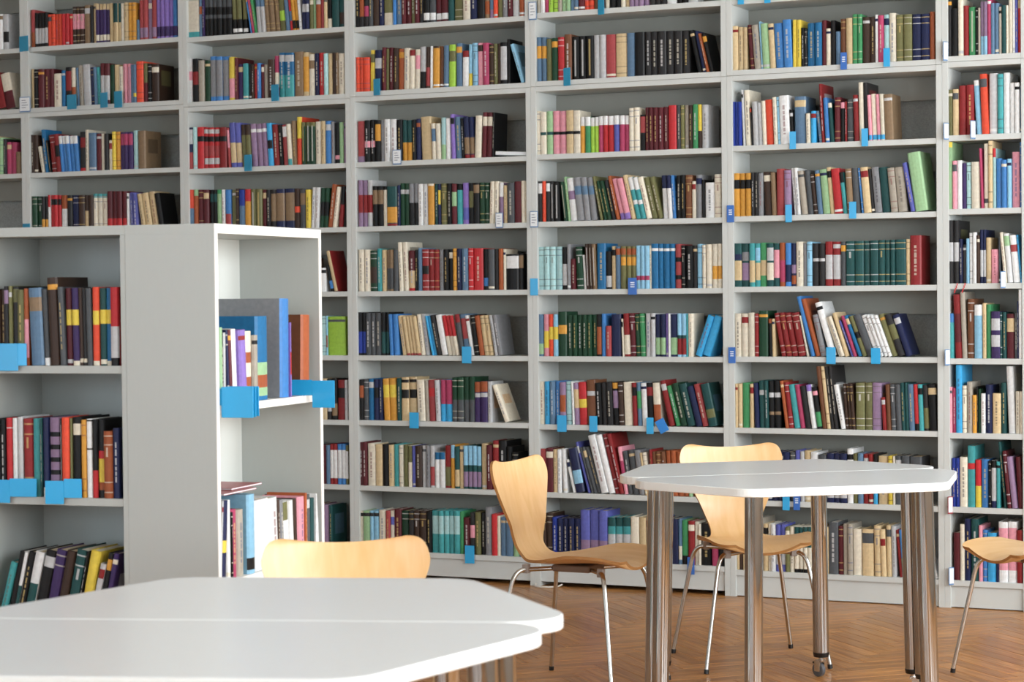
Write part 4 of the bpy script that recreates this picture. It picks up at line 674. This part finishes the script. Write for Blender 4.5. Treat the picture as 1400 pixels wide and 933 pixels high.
for line in BOOKS.strip().split('\n'):
    cell, body = line.split('|'); a, k = cell.split('.'); k = int(k)
    nearc = a in 'LR'
    fr = {'L': CASE_A, 'R': CASE_B}[a] if nearc else WALL
    zb = NEARZ[a][k] if nearc else BH[int(a)][k - 1]
    lim = (.235 if nearc else .222); roof = 9.
    if not nearc and k > 1: roof = (BH[int(a)][k - 2] - (.0497 if k == 3 else .0252) - zb) - .003
    lst = body.split()
    row = []
    for n, t in enumerate(lst):
        u, w_, h, an, spec = t.split(',', 4); u, w_, h, an = float(u) / 1000, float(w_) / 1000, float(h) / 1000, R(float(an))
        if a == 'L' and (u < -.708 or u + w_ > -.2895): continue
        if a == '0' and u < EDGE[0] + .03: continue
        if not nearc and u + w_ > EDGE[int(a) + 1] - ST - .001: w_ = EDGE[int(a) + 1] - ST - .001 - u
        if w_ < .004: continue
        row.append([u, w_, h, an, spec])
    for n, (u, w_, h, an, spec) in enumerate(row):
        rnd = random.Random(hash((a, k, n)) if False else (ord(a) * 1000 + k * 100 + n))
        h = min(h, roof - (.006 if an else 0))
        wt = w_ * math.cos(an) - .0008
        dp = min(lim - .02, h * rnd.uniform(.66, .76)); yo = .006 + rnd.uniform(0, .012)
        if an > 0: T = Matrix.Translation((u + w_ - wt * math.cos(an), yo, zb + wt * math.sin(an) + .0003))
        else: T = Matrix.Translation((u, yo, zb + .0003))
        T = fr @ T @ Matrix.Rotation(an, 4, 'Y')
        vis = 0; tot = 0
        for fx in (.15, .5, .85):
            for fz in (.06, .28, .5, .72, .94):
                p = T @ Vector((fx * wt, -.001, fz * h)); q = project(p); tot += 1
                if not q or not (0 <= q[0] <= 1400 and 0 <= q[1] <= 933): continue
                dr = p - cl; hit = S.ray_cast(dg, cl, dr.normalized(), distance=dr.length - .03)
                if not hit[0]: vis += 1
        q = project(T @ Vector((wt / 2, 0, h / 2)))
        x0 = project(T @ Vector((0, 0, h / 2))); x1 = project(T @ Vector((wt, 0, h / 2)))
        px = abs(x1[0] - x0[0]); area = px * h * 2975 / q[2] * vis / tot
        allb.append(dict(T=T, w=wt, h=h, dp=dp, spec=spec, rnd=rnd, area=area, vis=vis, a=a, k=k, n=n + 1, last=len(row), an=an))
allb.sort(key=lambda d_: -d_['area'])
V0, F0, K0 = [], [], []; V1, F1, K1 = [], [], []
def place(a): return BAYNAME[int(a)]
for idx, B_ in enumerate(allb):
    Vc, Fc, Kc, Vp, Fp, Kp = book_mesh(B_['w'], B_['h'], B_['dp'], B_['spec'], B_['rnd'])
    if idx < 299:
        me = col_mesh('book', Vc, Fc, Kc, M['cover']); o = bpy.data.objects.new('book', me); C.objects.link(o); o.matrix_world = B_['T']
        pm_ = col_mesh('page_block', Vp, Fp, Kp, M['paper']); p = bpy.data.objects.new('page_block', pm_); C.objects.link(p); p.parent = o
        cn = PAL[B_['spec'][0]][3]
        sz = 'tall ' if B_['h'] > .232 else ('short ' if B_['h'] < .172 else '')
        thk = 'thick ' if B_['w'] > .042 else ('thin ' if B_['w'] < .013 else '')
        ex = ''
        for q in B_['spec'].split(';')[1:]:
            if q[0] == 'h' and q[1] != B_['spec'][0]:
                a1, a2 = (int(y) for y in q[2:].split('-'))
                ex = ' with %s %s' % (PAL[q[1]][3].split()[-1], 'lower part' if a1 > 35 and a2 > 80 else ('top' if a1 < 3 else 'patch')); break
        lean = 'leaning ' if abs(B_['an']) > R(9) else ''
        n, last = B_['n'], B_['last']
        pos = (ordw(n) + ' from left') if n <= (last + 1) / 2 else ('last at right' if n == last else ordw(last - n + 1) + ' from right')
        where = NROW[(B_['a'], B_['k'])] if B_['a'] in 'LR' else '%s, %s' % (ROWUP[B_['k']], place(B_['a']))
        for parts in ((lean, sz, thk, ex), (lean, sz, thk, ''), (lean, sz, '', ''), (sz, '', '', ''), ('', '', '', '')):
            adj = ''.join(parts[:-1]); l_ = '%s%s book%s, %s, %s' % (adj, cn, parts[-1], pos, where)
            if len(l_.replace('-', ' ').split()) <= 16: break
        tag(o, l_, 'book', 'books in the near bookcases' if B_['a'] in 'LR' else 'books on the wall shelves')
    else:
        T = B_['T']; o0 = len(V0); V0 += [tuple(T @ Vector(v)) for v in Vc]; F0 += [tuple(i + o0 for i in f) for f in Fc]; K0 += Kc
        o1 = len(V1); V1 += [tuple(T @ Vector(v)) for v in Vp]; F1 += [tuple(i + o1 for i in f) for f in Fp]; K1 += Kp
# shelves hidden behind the near bookcase are filled too
rnd = random.Random(5)
for bay, k, u, u1 in [(1, k, EDGE[1] + .035, EDGE[2] - .12) for k in range(5, 10)] + [(2, k, EDGE[2] + .035, -1.115) for k in range(5, 9)] + [(2, 9, EDGE[2] + .035, -.98)]:
    while u < u1 - .05:
        w_ = rnd.uniform(.014, .046); h = rnd.uniform(.17, .225); T = WALL @ Matrix.Translation((u, rnd.uniform(.006, .018), BH[bay][k - 1] + .0003))
        Vc, Fc, Kc, Vp, Fp, Kp = book_mesh(w_, h, h * .7, rnd.choice('kKnbCTgGmRrueieEdsaxSwt'), rnd)
        o0 = len(V0); V0 += [tuple(T @ Vector(v)) for v in Vc]; F0 += [tuple(i + o0 for i in f) for f in Fc]; K0 += Kc
        o1 = len(V1); V1 += [tuple(T @ Vector(v)) for v in Vp]; F1 += [tuple(i + o1 for i in f) for f in Fp]; K1 += Kp
        u += w_ + .001
me = col_mesh('books', V0 + V1, F0 + [tuple(i + len(V0) for i in f) for f in F1], K0 + K1, M['cover'])
o = bpy.data.objects.new('books', me); C.objects.link(o)
tag(o, 'rows of smaller and half-hidden books of many colours filling the wall shelves', 'books', kind='stuff')
